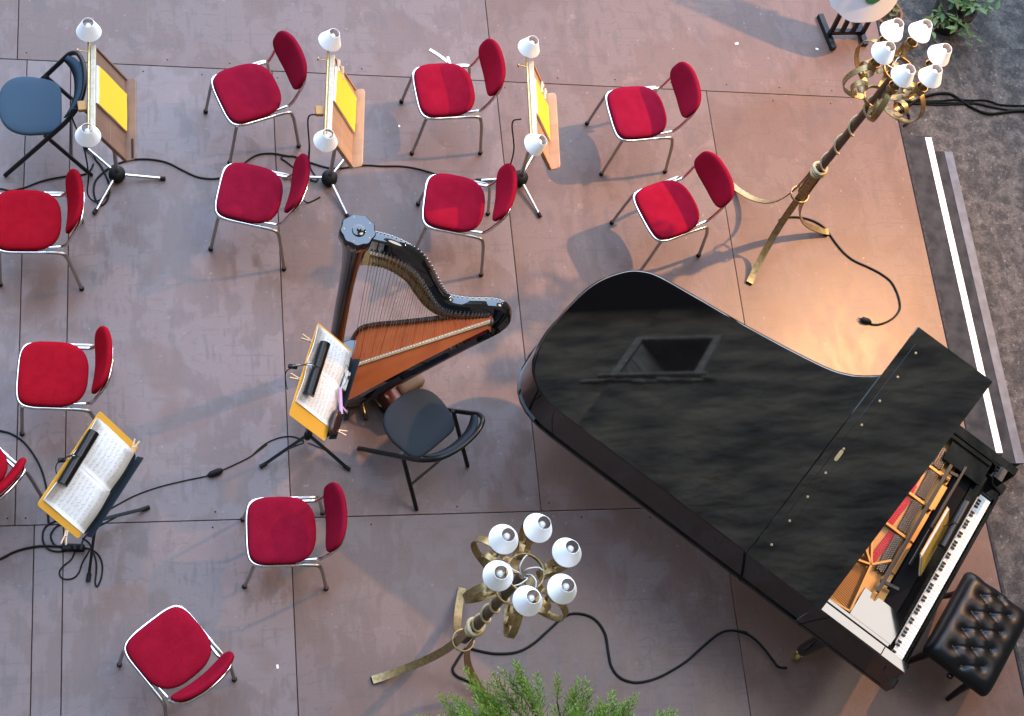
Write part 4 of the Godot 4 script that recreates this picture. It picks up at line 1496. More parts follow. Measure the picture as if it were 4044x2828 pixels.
# one feathery spray of juniper, growing along +y
func juniper_spray(rng, L):
	var st = begin()
	var side = V(1, 0, 0)
	tube(st, [V(0, 0, 0), V(0.01, L * 0.5, 0.0), V(0.0, L, 0.01)], [0.004, 0.003, 0.0012], 5)
	var n = int(L / 0.011)
	for i in n:
		var f = (i + 1.0) / n
		var y = L * (0.12 + 0.88 * f)
		var a = i * 2.4
		var reach = L * 0.34 * (1.0 - f * 0.82) * rng.randf_range(0.65, 1.1) + 0.012
		var d = (V(cos(a), 0, sin(a)) * 0.62 + V(0, 0.9, 0)).normalized()
		var b = V(0, y - L * 0.08, 0)
		var e = b + d * reach
		var m = int(reach / 0.008) + 1
		for j in m:
			var q = b.lerp(e, (j + 0.7) / m)
			for s in [-1.0, 1.0]:
				var g = rng.randf() * TAU
				var out = (V(cos(g), 0.1, sin(g)) * 0.8 + d).normalized()
				var ln = rng.randf_range(0.008, 0.016)
				var wv = out.cross(V(rng.randf() - 0.5, rng.randf(), rng.randf() - 0.5)).normalized() * 0.0026
				tri(st, q - wv, q + wv, q + out * ln)
				tri(st, q - wv.cross(out) , q + wv.cross(out), q + out * ln)
		var w2 = d.cross(V(0.3, 1, 0.2)).normalized() * 0.0016
		tri(st, b - w2, b + w2, e)
		var tipo = d * 0.016
		tri(st, e - w2 * 1.6, e + w2 * 1.6, e + tipo)
	return done(st)

func juniper():
	var t = thing("juniper_shrub", "feathery green juniper at the bottom edge below the candelabrum", "shrub", V(2.40, 0, -0.84))
	var rng = RandomNumberGenerator.new()
	rng.seed = 9
	var st = begin()
	lathe(st, [[0.0, 0.0], [0.21, 0.0], [0.26, 0.30], [0.28, 0.30], [0.28, 0.34], [0.25, 0.34], [0.24, 0.30], [0.0, 0.30]], Vector3.ZERO, Basis.IDENTITY, 24)
	part("tub", st, M.terracotta, t)
	st = begin()
	tube(st, [V(0, 0.28, 0), V(0.01, 0.42, 0.0), V(0.0, 0.62, 0.01)], [0.03, 0.022, 0.01], 8)
	part("trunk", st, M.bark, t)
	var sprays = []
	for k in 6: sprays.append(juniper_spray(rng, 0.20 + 0.035 * k))
	var limbs = begin()
	var spots = []
	# limbs fan out sideways and towards the stage
	for k in 84:
		var x = rng.randf_range(-0.92, 0.32) if k < 62 else rng.randf_range(-0.75, 0.35)
		if k >= 76: x = rng.randf_range(0.30, 0.80)
		var dz = -0.16 - 0.26 * exp(-pow((x + 0.35) / 0.45, 2.0)) + rng.randf_range(-0.05, 0.16)
		if k % 3 == 2: dz = rng.randf_range(-0.15, 0.25)
		if k >= 76: dz = rng.randf_range(-0.14, 0.02)
		var y = 0.62 + rng.randf_range(-0.12, 0.12) - absf(x) * 0.12
		var tip = V(x, y, dz)
		var root = V(0, 0.34 + rng.randf() * 0.25, 0)
		var mid = root.lerp(tip, 0.55) + V(0, -0.02, 0)
		tube(limbs, curve([root, mid, tip], 3), 0.005, 5)
		spots.append([tip, (tip - root).normalized()])
		spots.append([mid.lerp(tip, 0.5), (tip - root).normalized()])
	part("limbs", limbs, M.bark, t)
	var crown = Node3D.new()
	crown.name = "crown"
	t.add_child(crown)
	for k in spots.size():
		var s = spots[k]
		var d = (s[1] * 0.75 + V(rng.randf_range(-0.35, 0.35), 0.5, rng.randf_range(-0.45, 0.05))).normalized()
		var side = d.cross(V(0, 0, 1)).normalized()
		var o = part("spray", sprays[k % 6], M.leaf_juniper, crown)
		o.transform = Transform3D(Basis(side, d, side.cross(d)) * Basis(V(0, 1, 0), rng.randf() * TAU), s[0])
	return t

# ---------------------------------------------------------------- easel with a white cloth
func easel():
	var t = thing("easel", "black wooden easel standing at the stage corner", "easel", V(5.19, 0, -6.1), 0.0)
	for q in [[-0.165, -0.175, -0.110, 0.118], [0.130, -0.160, 0.158, 0.070]]:
		var st = begin()
		ribbon(st, [V(q[0], 0.022, q[1]), V(q[2], 0.022, q[3])], V(0, 1, 0), 0.040, 0.040)
		part("foot", st, M.satin, t)
	var st = begin()
	ribbon(st, [V(-0.140, 0.066, 0.0), V(0.140, 0.066, -0.02)], V(0, 1, 0), 0.042, 0.030)
	part("cross_bar", st, M.satin, t)
	for k in 4:
		var x = -0.125 + k * 0.083
		st = begin()
		ribbon(st, [V(x, 0.075, 0.0), V(x - 0.03 + k * 0.004, 0.9, -0.14), V(x * 0.8 - 0.05, 1.75, -0.28)], V(1, 0, 0), 0.030, 0.022)
		part("upright", st, M.satin, t)
	st = begin()
	ribbon(st, [V(-0.24, 1.25, -0.21), V(0.16, 1.25, -0.21)], V(0, 1, 0), 0.04, 0.025)
	part("top_rail", st, M.satin, t)
	var c = thing("cloth_banner", "white cloth with a green emblem hanging on the black easel", "banner", V(5.16, 0, -6.075), 0.0)
	st = begin()
	var g = []
	for i in 25:
		var row = []
		var f = i / 24.0
		var x = lerpf(-0.31, 0.20, f)
		for j in 19:
			var e = j / 18.0
			var hem = 0.50 - 0.085 * sqrt(max(0.0, 1.0 - pow((f - 0.5) * 2.0, 2.0))) + 0.010 * sin(f * 14.0)
			var y = lerpf(1.70, hem, e)
			var zz = lerpf(-0.25, 0.125, (1.70 - y) / 1.28)
			row.append(V(x * (0.9 + 0.12 * e), y, zz + 0.010 * sin(f * 11.0 + e * 2.0) * e - 0.09 * pow(absf(f - 0.5) * 2.0, 3.0)))
		g.append(row)
	for i in 24:
		for j in 18:
			quad(st, g[i][j], g[i + 1][j], g[i + 1][j + 1], g[i][j + 1])
			quad(st, g[i][j] + V(0, 0, -0.004), g[i][j + 1] + V(0, 0, -0.004), g[i + 1][j + 1] + V(0, 0, -0.004), g[i + 1][j] + V(0, 0, -0.004))
	part("cloth", st, M.cloth_white, c)
	st = begin()
	var em = []
	for p in super_outline(0.07, 0.085, 2.0, 2.0, 28): em.append(p)
	plate(st, em, 0.0, 0.003, 0.0005, V(-0.05, 0.665, 0.064), Basis(V(1, 0, 0), V(0, 0.28, 0.96).normalized(), V(0, 0.96, -0.28).normalized()))
	part("emblem", st, M.green, c)

# ---------------------------------------------------------------- steps down from the stage
func steps():
	var t = thing("stage_steps", "dark wooden steps with white taped edge along the stage", "steps", V(0, 0, 0))
	for q in [[5.535, 5.852, -0.17, -5.385, -2.87], [5.845, 6.118, -0.34, -5.362, -2.86]]:
		var st = begin()
		box(st, V((q[0] + q[1]) * 0.5, q[2] - 0.0125, (q[3] + q[4]) * 0.5), V(q[1] - q[0], 0.025, q[4] - q[3]), Basis.IDENTITY, 0.003)
		part("tread", st, M.tread, t)
		st = begin()
		box(st, V(q[1] - 0.018, (q[2] - 0.025 - 0.505) * 0.5, (q[3] + q[4]) * 0.5), V(0.02, 0.48 + q[2], q[4] - q[3] - 0.01), Basis.IDENTITY, 0.002)
		part("riser", st, M.fascia, t)
		for e in [q[3] + 0.012, q[4] - 0.012]:
			st = begin()
			box(st, V((q[0] + q[1]) * 0.5 - 0.016, (q[2] - 0.027 - 0.505) * 0.5, e), V(q[1] - q[0] - 0.036, 0.476 + q[2], 0.02), Basis.IDENTITY, 0.002)
			part("end_panel", st, M.fascia, t)
	var st = begin()
	box(st, V(5.826, -0.1682, -4.128), V(0.052, 0.0026, 2.49), Basis.IDENTITY, 0.0008)
	part("white_tape", st, M.tape, t)
	st = begin()
	box(st, V(5.745, -0.1684, -3.44), V(0.085, 0.0022, 0.050), Basis(V(0, 1, 0), 0.05), 0.0008)
	part("white_tape", st, M.tape, t)
	st = begin()
	box(st, V(6.084, -0.3382, -4.11), V(0.070, 0.0026, 2.50), Basis.IDENTITY, 0.0008)
	part("grey_nosing", st, M.nosing, t)

# ---------------------------------------------------------------- stage boards
func stage():
	var root = Node3D.new()
	root.name = "stage_floor"
	add_child(root)
	root.set_meta("kind", "structure")
	var rng = RandomNumberGenerator.new()
	rng.seed = 5
	# x0, x1, z0, z1, kind of surface, mirrored
	var P = []
	for q in [[-3.78, -0.66, 1], [-0.66, 2.462, 1], [2.462, 5.50, 4]]:
		P.append([q[0], q[1], -7.105, -5.583, q[2]])
		P.append([q[0], q[1], -8.63, -7.105, q[2]])
	for q in [[-3.65, -2.125, 0], [-2.125, -0.60, 0], [-0.60, -0.332, 0], [-0.332, 0.948, 0], [0.948, 2.474, 1], [2.474, 4.022, 4], [4.022, 5.50, 2]]:
		P.append([q[0], q[1], -5.583, -2.509, q[2]])
	for q in [[-3.55, -2.02, 0], [-2.02, -0.495, 0], [-0.495, -0.337, 0], [-0.337, 0.940, 0], [0.940, 3.640, 3], [3.640, 5.50, 2]]:
		P.append([q[0], q[1], -2.509, 0.26, q[2]])
	for p in P:
		var st = begin(false)
		var g = 0.0022
		var x0 = p[0] + g
		var x1 = p[1] - g
		var z0 = p[2] + g
		var z1 = p[3] - g
		var ch = 0.002
		var ou = 0.0 if p[4] == 3 else rng.randf() * 0.1 + (0.4 if rng.randf() < 0.5 and x1 - x0 < 1.7 else 0.0)
		var U = func(x, z): return Vector2((x - x0) / 3.2 + ou, (z - z0) / 3.2)
		var top = [V(x0 + ch, 0, z0 + ch), V(x1 - ch, 0, z0 + ch), V(x1 - ch, 0, z1 - ch), V(x0 + ch, 0, z1 - ch)]
		var rimv = [V(x0, -ch, z0), V(x1, -ch, z0), V(x1, -ch, z1), V(x0, -ch, z1)]
		for k in [0, 1, 2, 0, 2, 3]:
			st.set_uv(U.call(top[k].x, top[k].z))
			st.add_vertex(top[k])
		for i in 4:
			var j = (i + 1) % 4
			var dn = V(0, -0.018, 0)
			for q in [[rimv[i], rimv[j], top[j], top[i]], [rimv[i] + dn, rimv[j] + dn, rimv[j], rimv[i]]]:
				for k in [0, 1, 2, 0, 2, 3]:
					st.set_uv(U.call(q[k].x, q[k].z))
					st.add_vertex(q[k])
		part("floor_board", st, M.boards[p[4]], root)
	var sc = begin()
	for p in P:
		for e in [p[2] + 0.05, p[3] - 0.05]:
			var n = int((p[1] - p[0]) / 0.4) + 1
			for k in n:
				if rng.randf() < 0.35: continue
				var x = lerpf(p[0] + 0.05, p[1] - 0.05, k / max(1.0, n - 1.0)) + rng.randf_range(-0.02, 0.02)
				lathe(sc, [[0.0058, 0.0003], [0.0035, 0.0009], [0.0, 0.0006]], V(x, 0, e + rng.randf_range(-0.01, 0.01)), Basis.IDENTITY, 7)
	part("board_screws", sc, M.rubber, root).set_meta("kind", "stuff")
	# frame below the boards and the dark edge strip
	var st = begin()
	box(st, V(0.86, -0.265, -4.18), V(9.26, 0.485, 8.86), Basis.IDENTITY, 0.004)
	part("stage_frame", st, M.fascia, root)
	st = begin()
	box(st, V(5.514, -0.010, -4.18), V(0.024, 0.030, 8.86), Basis.IDENTITY, 0.004)
	part("edge_strip", st, M.fascia, root)

# ---------------------------------------------------------------- the house whose window the camera looks from; the piano lid mirrors it
func house():
	var t = thing("stone_house", "tall rough stone house facing the stage, mirrored in the piano lid", "building", V(0, -0.51, 0.62))
	var w = [0.05, 1.0, 10.95, 12.45]     # window x0 x1 y0 y1
	for q in [[-13.0, w[0], 0.0, 13.9], [w[1], 16.0, 0.0, 13.9], [w[0], w[1], 0.0, w[2]], [w[0], w[1], w[3], 13.9]]:
		var st = begin()
		box(st, V((q[0] + q[1]) * 0.5, (q[2] + q[3]) * 0.5, 0), V(q[1] - q[0], q[3] - q[2], 0.62), Basis.IDENTITY, 0.001)
		part("wall", st, M.stone, t)
	var st = begin()
	for q in [[w[0] - 0.10, w[0], w[2] - 0.1, w[3] + 0.12], [w[1], w[1] + 0.10, w[2] - 0.1, w[3] + 0.12]]:
		box(st, V((q[0] + q[1]) * 0.5, (q[2] + q[3]) * 0.5, -0.315), V(q[1] - q[0], q[3] - q[2], 0.03), Basis.IDENTITY, 0.008)
	box(st, V((w[0] + w[1]) * 0.5, w[2] - 0.04, -0.33), V(1.35, 0.09, 0.12), Basis.IDENTITY, 0.01)
	box(st, V((w[0] + w[1]) * 0.5, w[3] + 0.06, -0.315), V(0.94, 0.11, 0.03), Basis.IDENTITY, 0.008)
	part("window_surround", st, M.stone_pale, t)
	st = begin()
	var lw = begin(false)
	var rr = RandomNumberGenerator.new()
	rr.seed = 4
	for k in 12:      # broken render along the foot of the window
		box(lw, V(w[0] - 0.35 + k * 0.14, w[2] - 0.16 + rr.randf_range(-0.03, 0.03), -0.32), V(rr.randf_range(0.12, 0.2), rr.randf_range(0.04, 0.10), rr.randf_range(0.03, 0.09)), Basis(V(0, 0, 1), rr.randf_range(-0.25, 0.25)), 0.01)
	part("broken_render", lw, M.stone_pale, t)
	st = begin(false)
	quad(st, V(w[0] - 0.02, w[2], -0.305), V(w[0] + 0.40, w[2], 0.305), V(w[0] + 0.40, w[3], 0.305), V(w[0] - 0.02, w[3], -0.305))
	quad(st, V(w[0] - 0.02, w[3], -0.305), V(w[0] + 0.40, w[3], 0.305), V(w[0] - 0.02, w[3], 0.305), V(w[0] - 0.02, w[3], 0.30))
	part("splayed_jamb", st, M.stone_pale, t)
	st = begin()
	box(st, V((w[0] + w[1]) * 0.5, (w[2] + w[3]) * 0.5, 1.3), V(4.0, 3.0, 0.1), Basis.IDENTITY, 0.01)
	for s in [-1.9, 1.9]:
		box(st, V((w[0] + w[1]) * 0.5 + s, (w[2] + w[3]) * 0.5, 0.79), V(0.1, 2.9, 0.9), Basis.IDENTITY, 0.01)
		box(st, V((w[0] + w[1]) * 0.5, (w[2] + w[3]) * 0.5 + s * 0.76, 0.79), V(3.6, 0.1, 0.9), Basis.IDENTITY, 0.01)
	part("dark_room", st, M.interior, t)
	st = begin()
	box(st, V(1.5, 13.98, -0.30), V(29.0, 0.14, 1.5), Basis.IDENTITY, 0.01)
	var ev = part("eave", st, M.eave, t)
	st = begin()
	lathe(st, [[0.085, -0.3], [0.095, 0.3], [0.075, 0.3], [0.065, -0.3]], Vector3.ZERO, Basis(V(1, 0, 0), V(0, 0.25, 1).normalized(), V(0, -1, 0.25).normalized()), 10)
	var tile = done(st)
	for k in 40:
		var o = part("roof_tile", tile, M.rooftile, ev)
		o.position = V(-4.0 + k * 0.2, 14.12, -0.85)

# the wing along the right-hand side of the court: it keeps the low sky off the right of the stage
func wing():
	var t = thing("house_wing", "tall stone wing of the house along the right of the court", "building", V(11.3, -0.51, -5.4))
	var st = begin()
	box(st, V(0, 6.4, 0), V(0.6, 12.8, 11.4), Basis.IDENTITY, 0.001)
	part("wall", st, M.stone, t)
	st = begin()
	box(st, V(-0.2, 12.88, 0), V(1.4, 0.14, 11.8), Basis.IDENTITY, 0.01)
	part("eave", st, M.eave, t)
	for k in 4:
		for r in 2:
			st = begin()
			box(st, V(-0.29, 4.6 + r * 4.2, -4.0 + k * 2.6), V(0.06, 1.5, 0.95), Basis.IDENTITY, 0.004)
			var w = part("window", st, M.interior, t)
			st = begin()
			box(st, V(-0.33, 3.80 + r * 4.2, -4.0 + k * 2.6), V(0.12, 0.08, 1.2), Basis.IDENTITY, 0.006)
			part("sill", st, M.stone_pale, w)

# the range that closes the court on the left
func court():
	var t = thing("house_range", "plain stone range closing the court left of the stage", "building", V(-9.5, -0.51, -8.2))
	var st = begin()
	box(st, V(0, 7.0, 0), V(0.6, 14.0, 17.0), Basis.IDENTITY, 0.001)
	part("wall", st, M.stone, t)
	st = begin()
	box(st, V(0, 14.08, 0), V(1.1, 0.14, 17.5), Basis.IDENTITY, 0.01)
	part("eave", st, M.eave, t)

# ---------------------------------------------------------------- the stage lamp that throws the crisp shadows to the left
func stage_lamp(pos, aim):
	var t = thing("stage_lamp", "black stage lamp on a tall stand beyond the right edge", "lamp", V(pos.x, -0.51, pos.z))
	var h = pos.y + 0.51
	var st = begin()
	tube(st, [V(0.25, 0, 0), V(0.25, h * 0.5, 0), V(0.25, h + 0.1, 0)], [0.03, 0.025, 0.02], 10)
	part("mast", st, M.black_metal, t)
	for k in 3:
		var a = k * TAU / 3.0
		st = begin()
		tube(st, [V(0.25, 0.9, 0), V(0.25 + cos(a) * 0.8, 0.02, sin(a) * 0.8)], 0.018, 8)
		part("mast_leg", st, M.black_metal, t)
	var d = (aim - pos).normalized()
	var sx = d.cross(V(0, 1, 0)).normalized()
	var B = Basis(sx, d, sx.cross(d))
	st = begin()
	lathe(st, [[0.0, -0.34], [0.08, -0.33], [0.11, -0.2], [0.115, 0.0], [0.12, 0.03], [0.108, 0.03], [0.10, -0.02]], V(0, h, 0), B, 24)
	part("housing", st, M.black_metal, t)
	st = begin()
	lathe(st, [[0.10, -0.015], [0.0, -0.01]], V(0, h, 0), B, 24)
	part("lens", st, M.lens, t)
	st = begin()
	tube(st, [V(0.25, h, 0), V(0.14, h - 0.05, 0), V(0.10, h - 0.02, 0)], 0.012, 8)
	part("yoke", st, M.black_metal, t)
	var l = SpotLight3D.new()
	l.name = "beam"
	t.add_child(l)
	l.position = V(0, h, 0) + d * 0.04
	l.look_at_from_position(pos + d * 0.04, aim, V(0, 1, 0))
	l.light_color = Color(1.0, 0.75, 0.50)
	l.light_energy = SPOT_ENERGY
	l.light_size = 0.09
	l.spot_range = 40.0
	l.spot_attenuation = 2.0
	l.spot_angle = SPOT_ANGLE
	l.spot_angle_attenuation = 1.6
	l.shadow_enabled = true

const SPOT_ENERGY = 56.0
const SPOT_ANGLE = 25.0

func _ready():
	# camera at the window, looking steeply down
	var cam = Camera3D.new()
	cam.name = "camera"
	add_child(cam)
	cam.transform = Transform3D(Basis(V(0.968538, 0.229755, 0.095635), V(0.001325, 0.379519, -0.925183), V(-0.248861, 0.896202, 0.367274)), V(0, 8.6, 0))
	cam.fov = 26.72
	cam.near = 0.05
	cam.far = 400.0
	cam.current = true
	var env = Environment.new()
	env.background_mode = Environment.BG_SKY
	var sm = ProceduralSkyMaterial.new()
	sm.sky_top_color = lin(0.50, 0.68, 0.98)
	sm.sky_horizon_color = lin(0.92, 0.90, 0.90)
	sm.sky_curve = 0.25
	sm.sky_energy_multiplier = 1.45
	sm.ground_bottom_color = lin(0.12, 0.11, 0.10)
	sm.ground_horizon_color = lin(0.45, 0.44, 0.42)
	var sky = Sky.new()
	sky.sky_material = sm
	env.sky = sky
	env.tonemap_mode = Environment.TONE_MAPPER_LINEAR
	env.tonemap_exposure = 2.85
	env.sdfgi_enabled = true
	env.ssao_enabled = true
	env.ssil_enabled = true
	var we = WorldEnvironment.new()
	we.name = "world_environment"
	we.environment = env
	add_child(we)
	# veiled daylight from the open side of the court
	var sun = DirectionalLight3D.new()
	sun.name = "daylight"
	add_child(sun)
	sun.look_at_from_position(V(4.07, 9.13, -0.20), V(0, 0, 0), V(0, 1, 0))
	sun.light_energy = 0.16
	sun.light_angular_distance = 25.0
	sun.light_color = Color(1.0, 0.96, 0.93)
	sun.shadow_enabled = true

	make_materials()
	M.string_red = mat(0.30, 0.01, 0.01, 0.5)
	M.string_black = mat(0.012, 0.012, 0.012, 0.5)
	M.string_gut = mat(0.42, 0.36, 0.24, 0.5)
	M.palebrass = mat(0.36, 0.27, 0.15, 0.4, 0.6)
	M.folder_old = triplanar(mat(0.4, 0.25, 0.03, 0.7), speckle(78, 0.03, V(0.50, 0.31, 0.03), V(0.30, 0.21, 0.03)), 3.0)
	M.lens = mat(0.9, 0.8, 0.6, 0.3)
	M.lens.emission_enabled = true
	M.lens.emission = Color(1.0, 0.80, 0.58)
	M.lens.emission_energy_multiplier = 6.0

	# the place
	var st = begin(false)
	quad(st, V(-60, -0.51, -60), V(60, -0.51, -60), V(60, -0.51, 60), V(-60, -0.51, 60))
	structure("ground", st, M.ground)
	stage()
	steps()
	house()
	wing()
	court()
	stage_lamp(V(8.6, 7.4, -6.4), V(4.3, 0, -4.2))

	piano()
	piano_music()
	stand_light(null, piano_world(0.87, 1.13, 0.232), piano_world(0.535, 1.13, 0.232), piano_world(0.66, 1.03, 0.30), "black tube-shaped reading light clipped above the piano keys")
	bench()
	harp()
	candelabrum(4.31, -4.45, -1.0, 0.0, [[6, 4], [2, -3], [8, 2], [5, 6], [3, 0], [7, -2]], "brass candelabrum with six white shades by the taped steps", 0.019, -0.006)
	candelabrum(1.796, -1.626, 168.0, -16.0, [[2, -2], [3, 3], [4, 1], [-3, 4], [2, 2], [6, 0]], "brass candelabrum with six white shades above the green juniper", 0.008, 0.0)

	# red chairs
	var protos = [make_red_chair(M.red), make_red_chair(M.red_dull), make_red_chair(M.red_bright)]
	var grp = "red upholstered chairs with chrome frames"
	for q in [
		[0.748, -5.124, 21.0, "red chair in the back row, turned, nearest the dark wooden stand", 1],
		[2.002, -5.204, 6.1, "red chair beside the white tape strip on the floor", 0],
		[3.297, -5.096, 7.9, "red chair farthest right in the back row", 1],
		[3.413, -4.381, 20.8, "red chair between the piano tail and the tall candelabrum", 0],
		[0.738, -4.412, -12.7, "red chair just left of the middle wooden stand's tripod", 1],
		[1.997, -4.381, -10.9, "red chair behind the harp neck, by the right wooden stand", 0],
		[-0.542, -4.200, 0.7, "red chair cut by the left edge below the blue chair", 2],
		[-0.384, -3.243, -2.9, "red chair just above the open score at the left", 2],
		[0.843, -2.306, -0.3, "red chair between the black folding chair and the power strip stand", 1],
		[0.236, -1.674, -53.0, "red chair turned away alone at the bottom left", 0],
		[-0.82, -2.706, -44.5, "red chair of which only the back corner shows at the left edge", 2]]:
		place(protos[q[4]], "red_chair", q[0], q[1], q[2], q[3], "chair", grp)
	for p in protos: p.free()
	var fc = make_folding_chair(M.blue, M.black_tube)
	place(fc, "folding_chair", -0.458, -4.965, 1.0, "blue padded folding chair with black tube frame, top left", "chair", "folding chairs")
	fc.free()
	fc = make_folding_chair(M.slate, M.black_tube)
	place(fc, "folding_chair", 1.706, -2.870, -51.6, "charcoal folding chair with black tube frame behind the harp", "chair", "folding chairs")
	fc.free()

	# wooden stands
	var w1 = wooden_stand(-0.045, -4.744, 0.0, -0.037, 0.02, M.deskdark, [0.0, 118.0, 228.0], [[-2, -2], [-1, 2]], "dark brown wooden music stand beside the blue chair", 0.10)
	var w2 = wooden_stand(1.281, -4.759, -5.0, -0.027, 0.03, M.desklight, [180.0, 62.0, -60.0], [[12, -4], [4, 0]], "light wooden music stand with clothespins, middle of the three", 0.09)
	var w3 = wooden_stand(2.558, -4.799, -3.3, -0.080, 0.045, M.desklight, [176.0, 62.0, -62.0], [[6, -2], [24, 6]], "light wooden music stand at the right end of the three", -1.0)
	folder_on(w1, -0.035, 0.25, 0.335, M.folder, "yellow folder on the dark brown wooden stand")
	folder_on(w2, -0.090, 0.25, 0.335, M.folder, "yellow folder pinned on the middle wooden stand", 0.05)
	folder_on(w3, -0.045, 0.25, 0.335, M.folder, "yellow folder on the right wooden stand")
	var pen = begin()
	tube(pen, [V(0.045, 0.760, -4.585), V(0.047, 0.760, -4.46)], 0.007, 8)
	solo("pen", pen, M.black_metal, "black pen on the ledge of the dark wooden stand", "pen")
	for q in [[w2, V(0.13, 0.024, -0.20), V(0.30, 0.05, -0.95), "pale clothespin at the top corner of the middle yellow folder"], [w2, V(0.06, 0.024, -0.195), V(0.55, 0.10, -0.85), "pale clothespin on the side edge of the middle yellow folder"], [w3, V(0.02, 0.024, -0.155), V(-0.05, 0.10, -0.95), "clothespin higher on the right yellow folder's side"], [w3, V(-0.06, 0.024, -0.155), V(-0.05, 0.10, -0.95), "clothespin lower on the right yellow folder's side"]]:
		var tr = q[0][0].transform
		clothespin(tr * (q[0][1] + q[0][2] * q[1]), tr.basis * (q[0][2] * q[2]), tr.basis * q[0][2].y, M.pale_peg, q[3])

	# black stands with scores
	var b1 = black_stand(-0.157, -2.469, -31.3, V(-0.005, 1.0, 0.01), [V(0.27, 0, -0.116), V(-0.04, 0, 0.275), V(-0.24, 0, -0.13)], "black tripod music stand with open score, lower left")
	open_score(b1, M.scores[0], 0.50, 0.315, 0.018, 0.0, 0.575, 0.325, 0.022, 0.0, "open printed score on a yellow folder, lower left stand")
	stand_light(b1, V(-0.150, 1.145, -2.655), V(-0.303, 1.145, -2.380), V(-0.300, 1.12, -2.515), "black tube reading light clipped over the lower left score")
	clothespin(V(0.030, 1.02, -2.585), V(0.03, 0.01, -0.06), V(0.3, 1, 0), M.peg, "clothespin at the upper right corner of the lower left score")
	clothespin(V(-0.281, 1.0, -2.185), V(-0.014, 0.0, 0.06), V(0.3, 1, 0), M.peg, "clothespin at the bottom corner of the lower left score")
	var b2 = black_stand(1.048, -2.962, -18.5, V(-0.01, 1.0, 0.0), [V(-0.252, 0, 0.127), V(0.24, 0, 0.152), V(0.03, 0, -0.275)], "black tripod music stand in front of the harp")
	open_score(b2, M.scores[1], 0.46, 0.315, 0.02, -0.035, 0.56, 0.325, 0.022, 0.0, "open printed score on a yellow folder by the harp")
	stand_light(b2, V(1.046, 1.13, -3.150), V(0.943, 1.13, -2.850), V(0.868, 1.11, -3.02), "black tube reading light clipped over the harpist's score")
	clothespin(V(0.985, 1.105, -3.165), V(-0.05, 0.018, -0.02), V(0.3, 1, 0), M.peg, "clothespin on the harp score's left edge, nearer the harp column")
	clothespin(V(0.915, 1.105, -2.945), V(-0.05, 0.018, -0.014), V(0.3, 1, 0), M.peg, "clothespin on the harp score's left edge, nearer the tripod")
	clothespin(V(1.098, 0.91, -2.734), V(0.04, 0.0, 0.014), V(0.3, 1, 0), M.peg, "clothespin sticking out under the brown glasses case")
	# things lying on the lip of the harpist's stand
	var lipB = Basis(V(0, 1, 0), deg_to_rad(-18.5)) * b2[2]
	var lc = V(1.048, 0, -2.962) + Basis(V(0, 1, 0), deg_to_rad(-18.5)) * b2[1]
	var s2 = begin()
	var go = []
	for p in super_outline(0.034, 0.074, 3.0, 3.0, 28): go.append(p)
	cushion(s2, go, [[0.85, 0.0], [1.0, 0.008], [1.0, 0.018], [0.88, 0.028], [0.5, 0.031]], lc + lipB * V(-0.139, 0.026, 0.165), lipB)
	solo("glasses_case", s2, M.case_brown, "dark brown glasses case on the lip of the harp stand", "case")
	var key = thing("tuning_key", "lilac plastic tuning key on the harp stand", "tuning key", lc + lipB * V(-0.128, 0.045, 0.045))
	s2 = begin()
	tube(s2, [lipB * V(0.035, 0.0, -0.07), lipB * V(-0.03, 0.0, 0.06)], [0.008, 0.012], 8)
	part("shaft", s2, M.lilac, key)
	s2 = begin()
	tube(s2, [lipB * V(-0.012, 0.0, 0.02), lipB * V(-0.062, 0.004, 0.03)], [0.007, 0.006], 8)
	part("handle", s2, M.lilac, key)
	var tun = thing("tuner", "clear and grey electronic tuner with thin wires on the harp stand", "tuner", lc + lipB * V(-0.13, 0.034, -0.085))
	s2 = begin()
	box(s2, Vector3.ZERO, V(0.030, 0.020, 0.115), lipB, 0.004)
	part("body", s2, M.tuner, tun)
	s2 = begin()
	lathe(s2, [[0.0, 0.010], [0.012, 0.010], [0.012, 0.014], [0.0, 0.014]], lipB * V(-0.002, 0, -0.02), lipB, 14)
	part("dial", s2, M.steel, tun)
	s2 = begin()
	tube(s2, curve([lipB * V(0.0, 0.012, -0.05), lipB * V(0.05, 0.02, -0.07), lipB * V(0.055, 0.02, -0.02), lipB * V(0.02, 0.025, 0.01), lipB * V(0.03, 0.02, 0.06), lipB * V(0.0, 0.02, 0.075), lipB * V(-0.05, 0.0, 0.05), lipB * V(-0.085, -0.03, 0.08), lipB * V(-0.09, -0.05, 0.02), lipB * V(-0.05, -0.02, -0.03)], 6), 0.0013, 5)
	part("wire", s2, M.cable, tun)

	# bags behind the harp
	var bag = thing("leather_bag", "dark red leather bag on the floor behind the harp", "bag", V(1.575, 0, -3.215), -58.0)
	s2 = begin()
	cushion(s2, super_outline(0.17, 0.060, 4.0, 4.0, 28), [[0.9, 0.002], [1.0, 0.015], [1.0, 0.07], [0.9, 0.13], [0.6, 0.155]])
	part("body", s2, M.maroon, bag)
	s2 = begin()
	ribbon(s2, curve([V(-0.12, 0.13, 0.03), V(-0.02, 0.20, 0.05), V(0.10, 0.13, 0.03)], 5), V(0, 0, 1), 0.018, 0.004)
	part("strap", s2, M.maroon, bag)
	s2 = begin()
	cushion(s2, super_outline(0.10, 0.06, 5.0, 4.0, 28), [[0.9, 0.002], [1.0, 0.012], [1.0, 0.05], [0.85, 0.08], [0.5, 0.085]], V(1.70, 0, -3.345), Basis(V(0, 1, 0), 0.5))
	solo("cloth_bag", s2, M.tan, "folded tan cloth bag on the floor behind the harp", "bag")

	# cables
	var cg = "black cables on the stage floor"
	cable(C_LEFT, 0.0055, 0.0, "black cable from the left edge under the blue chair", "cable", null, cg)
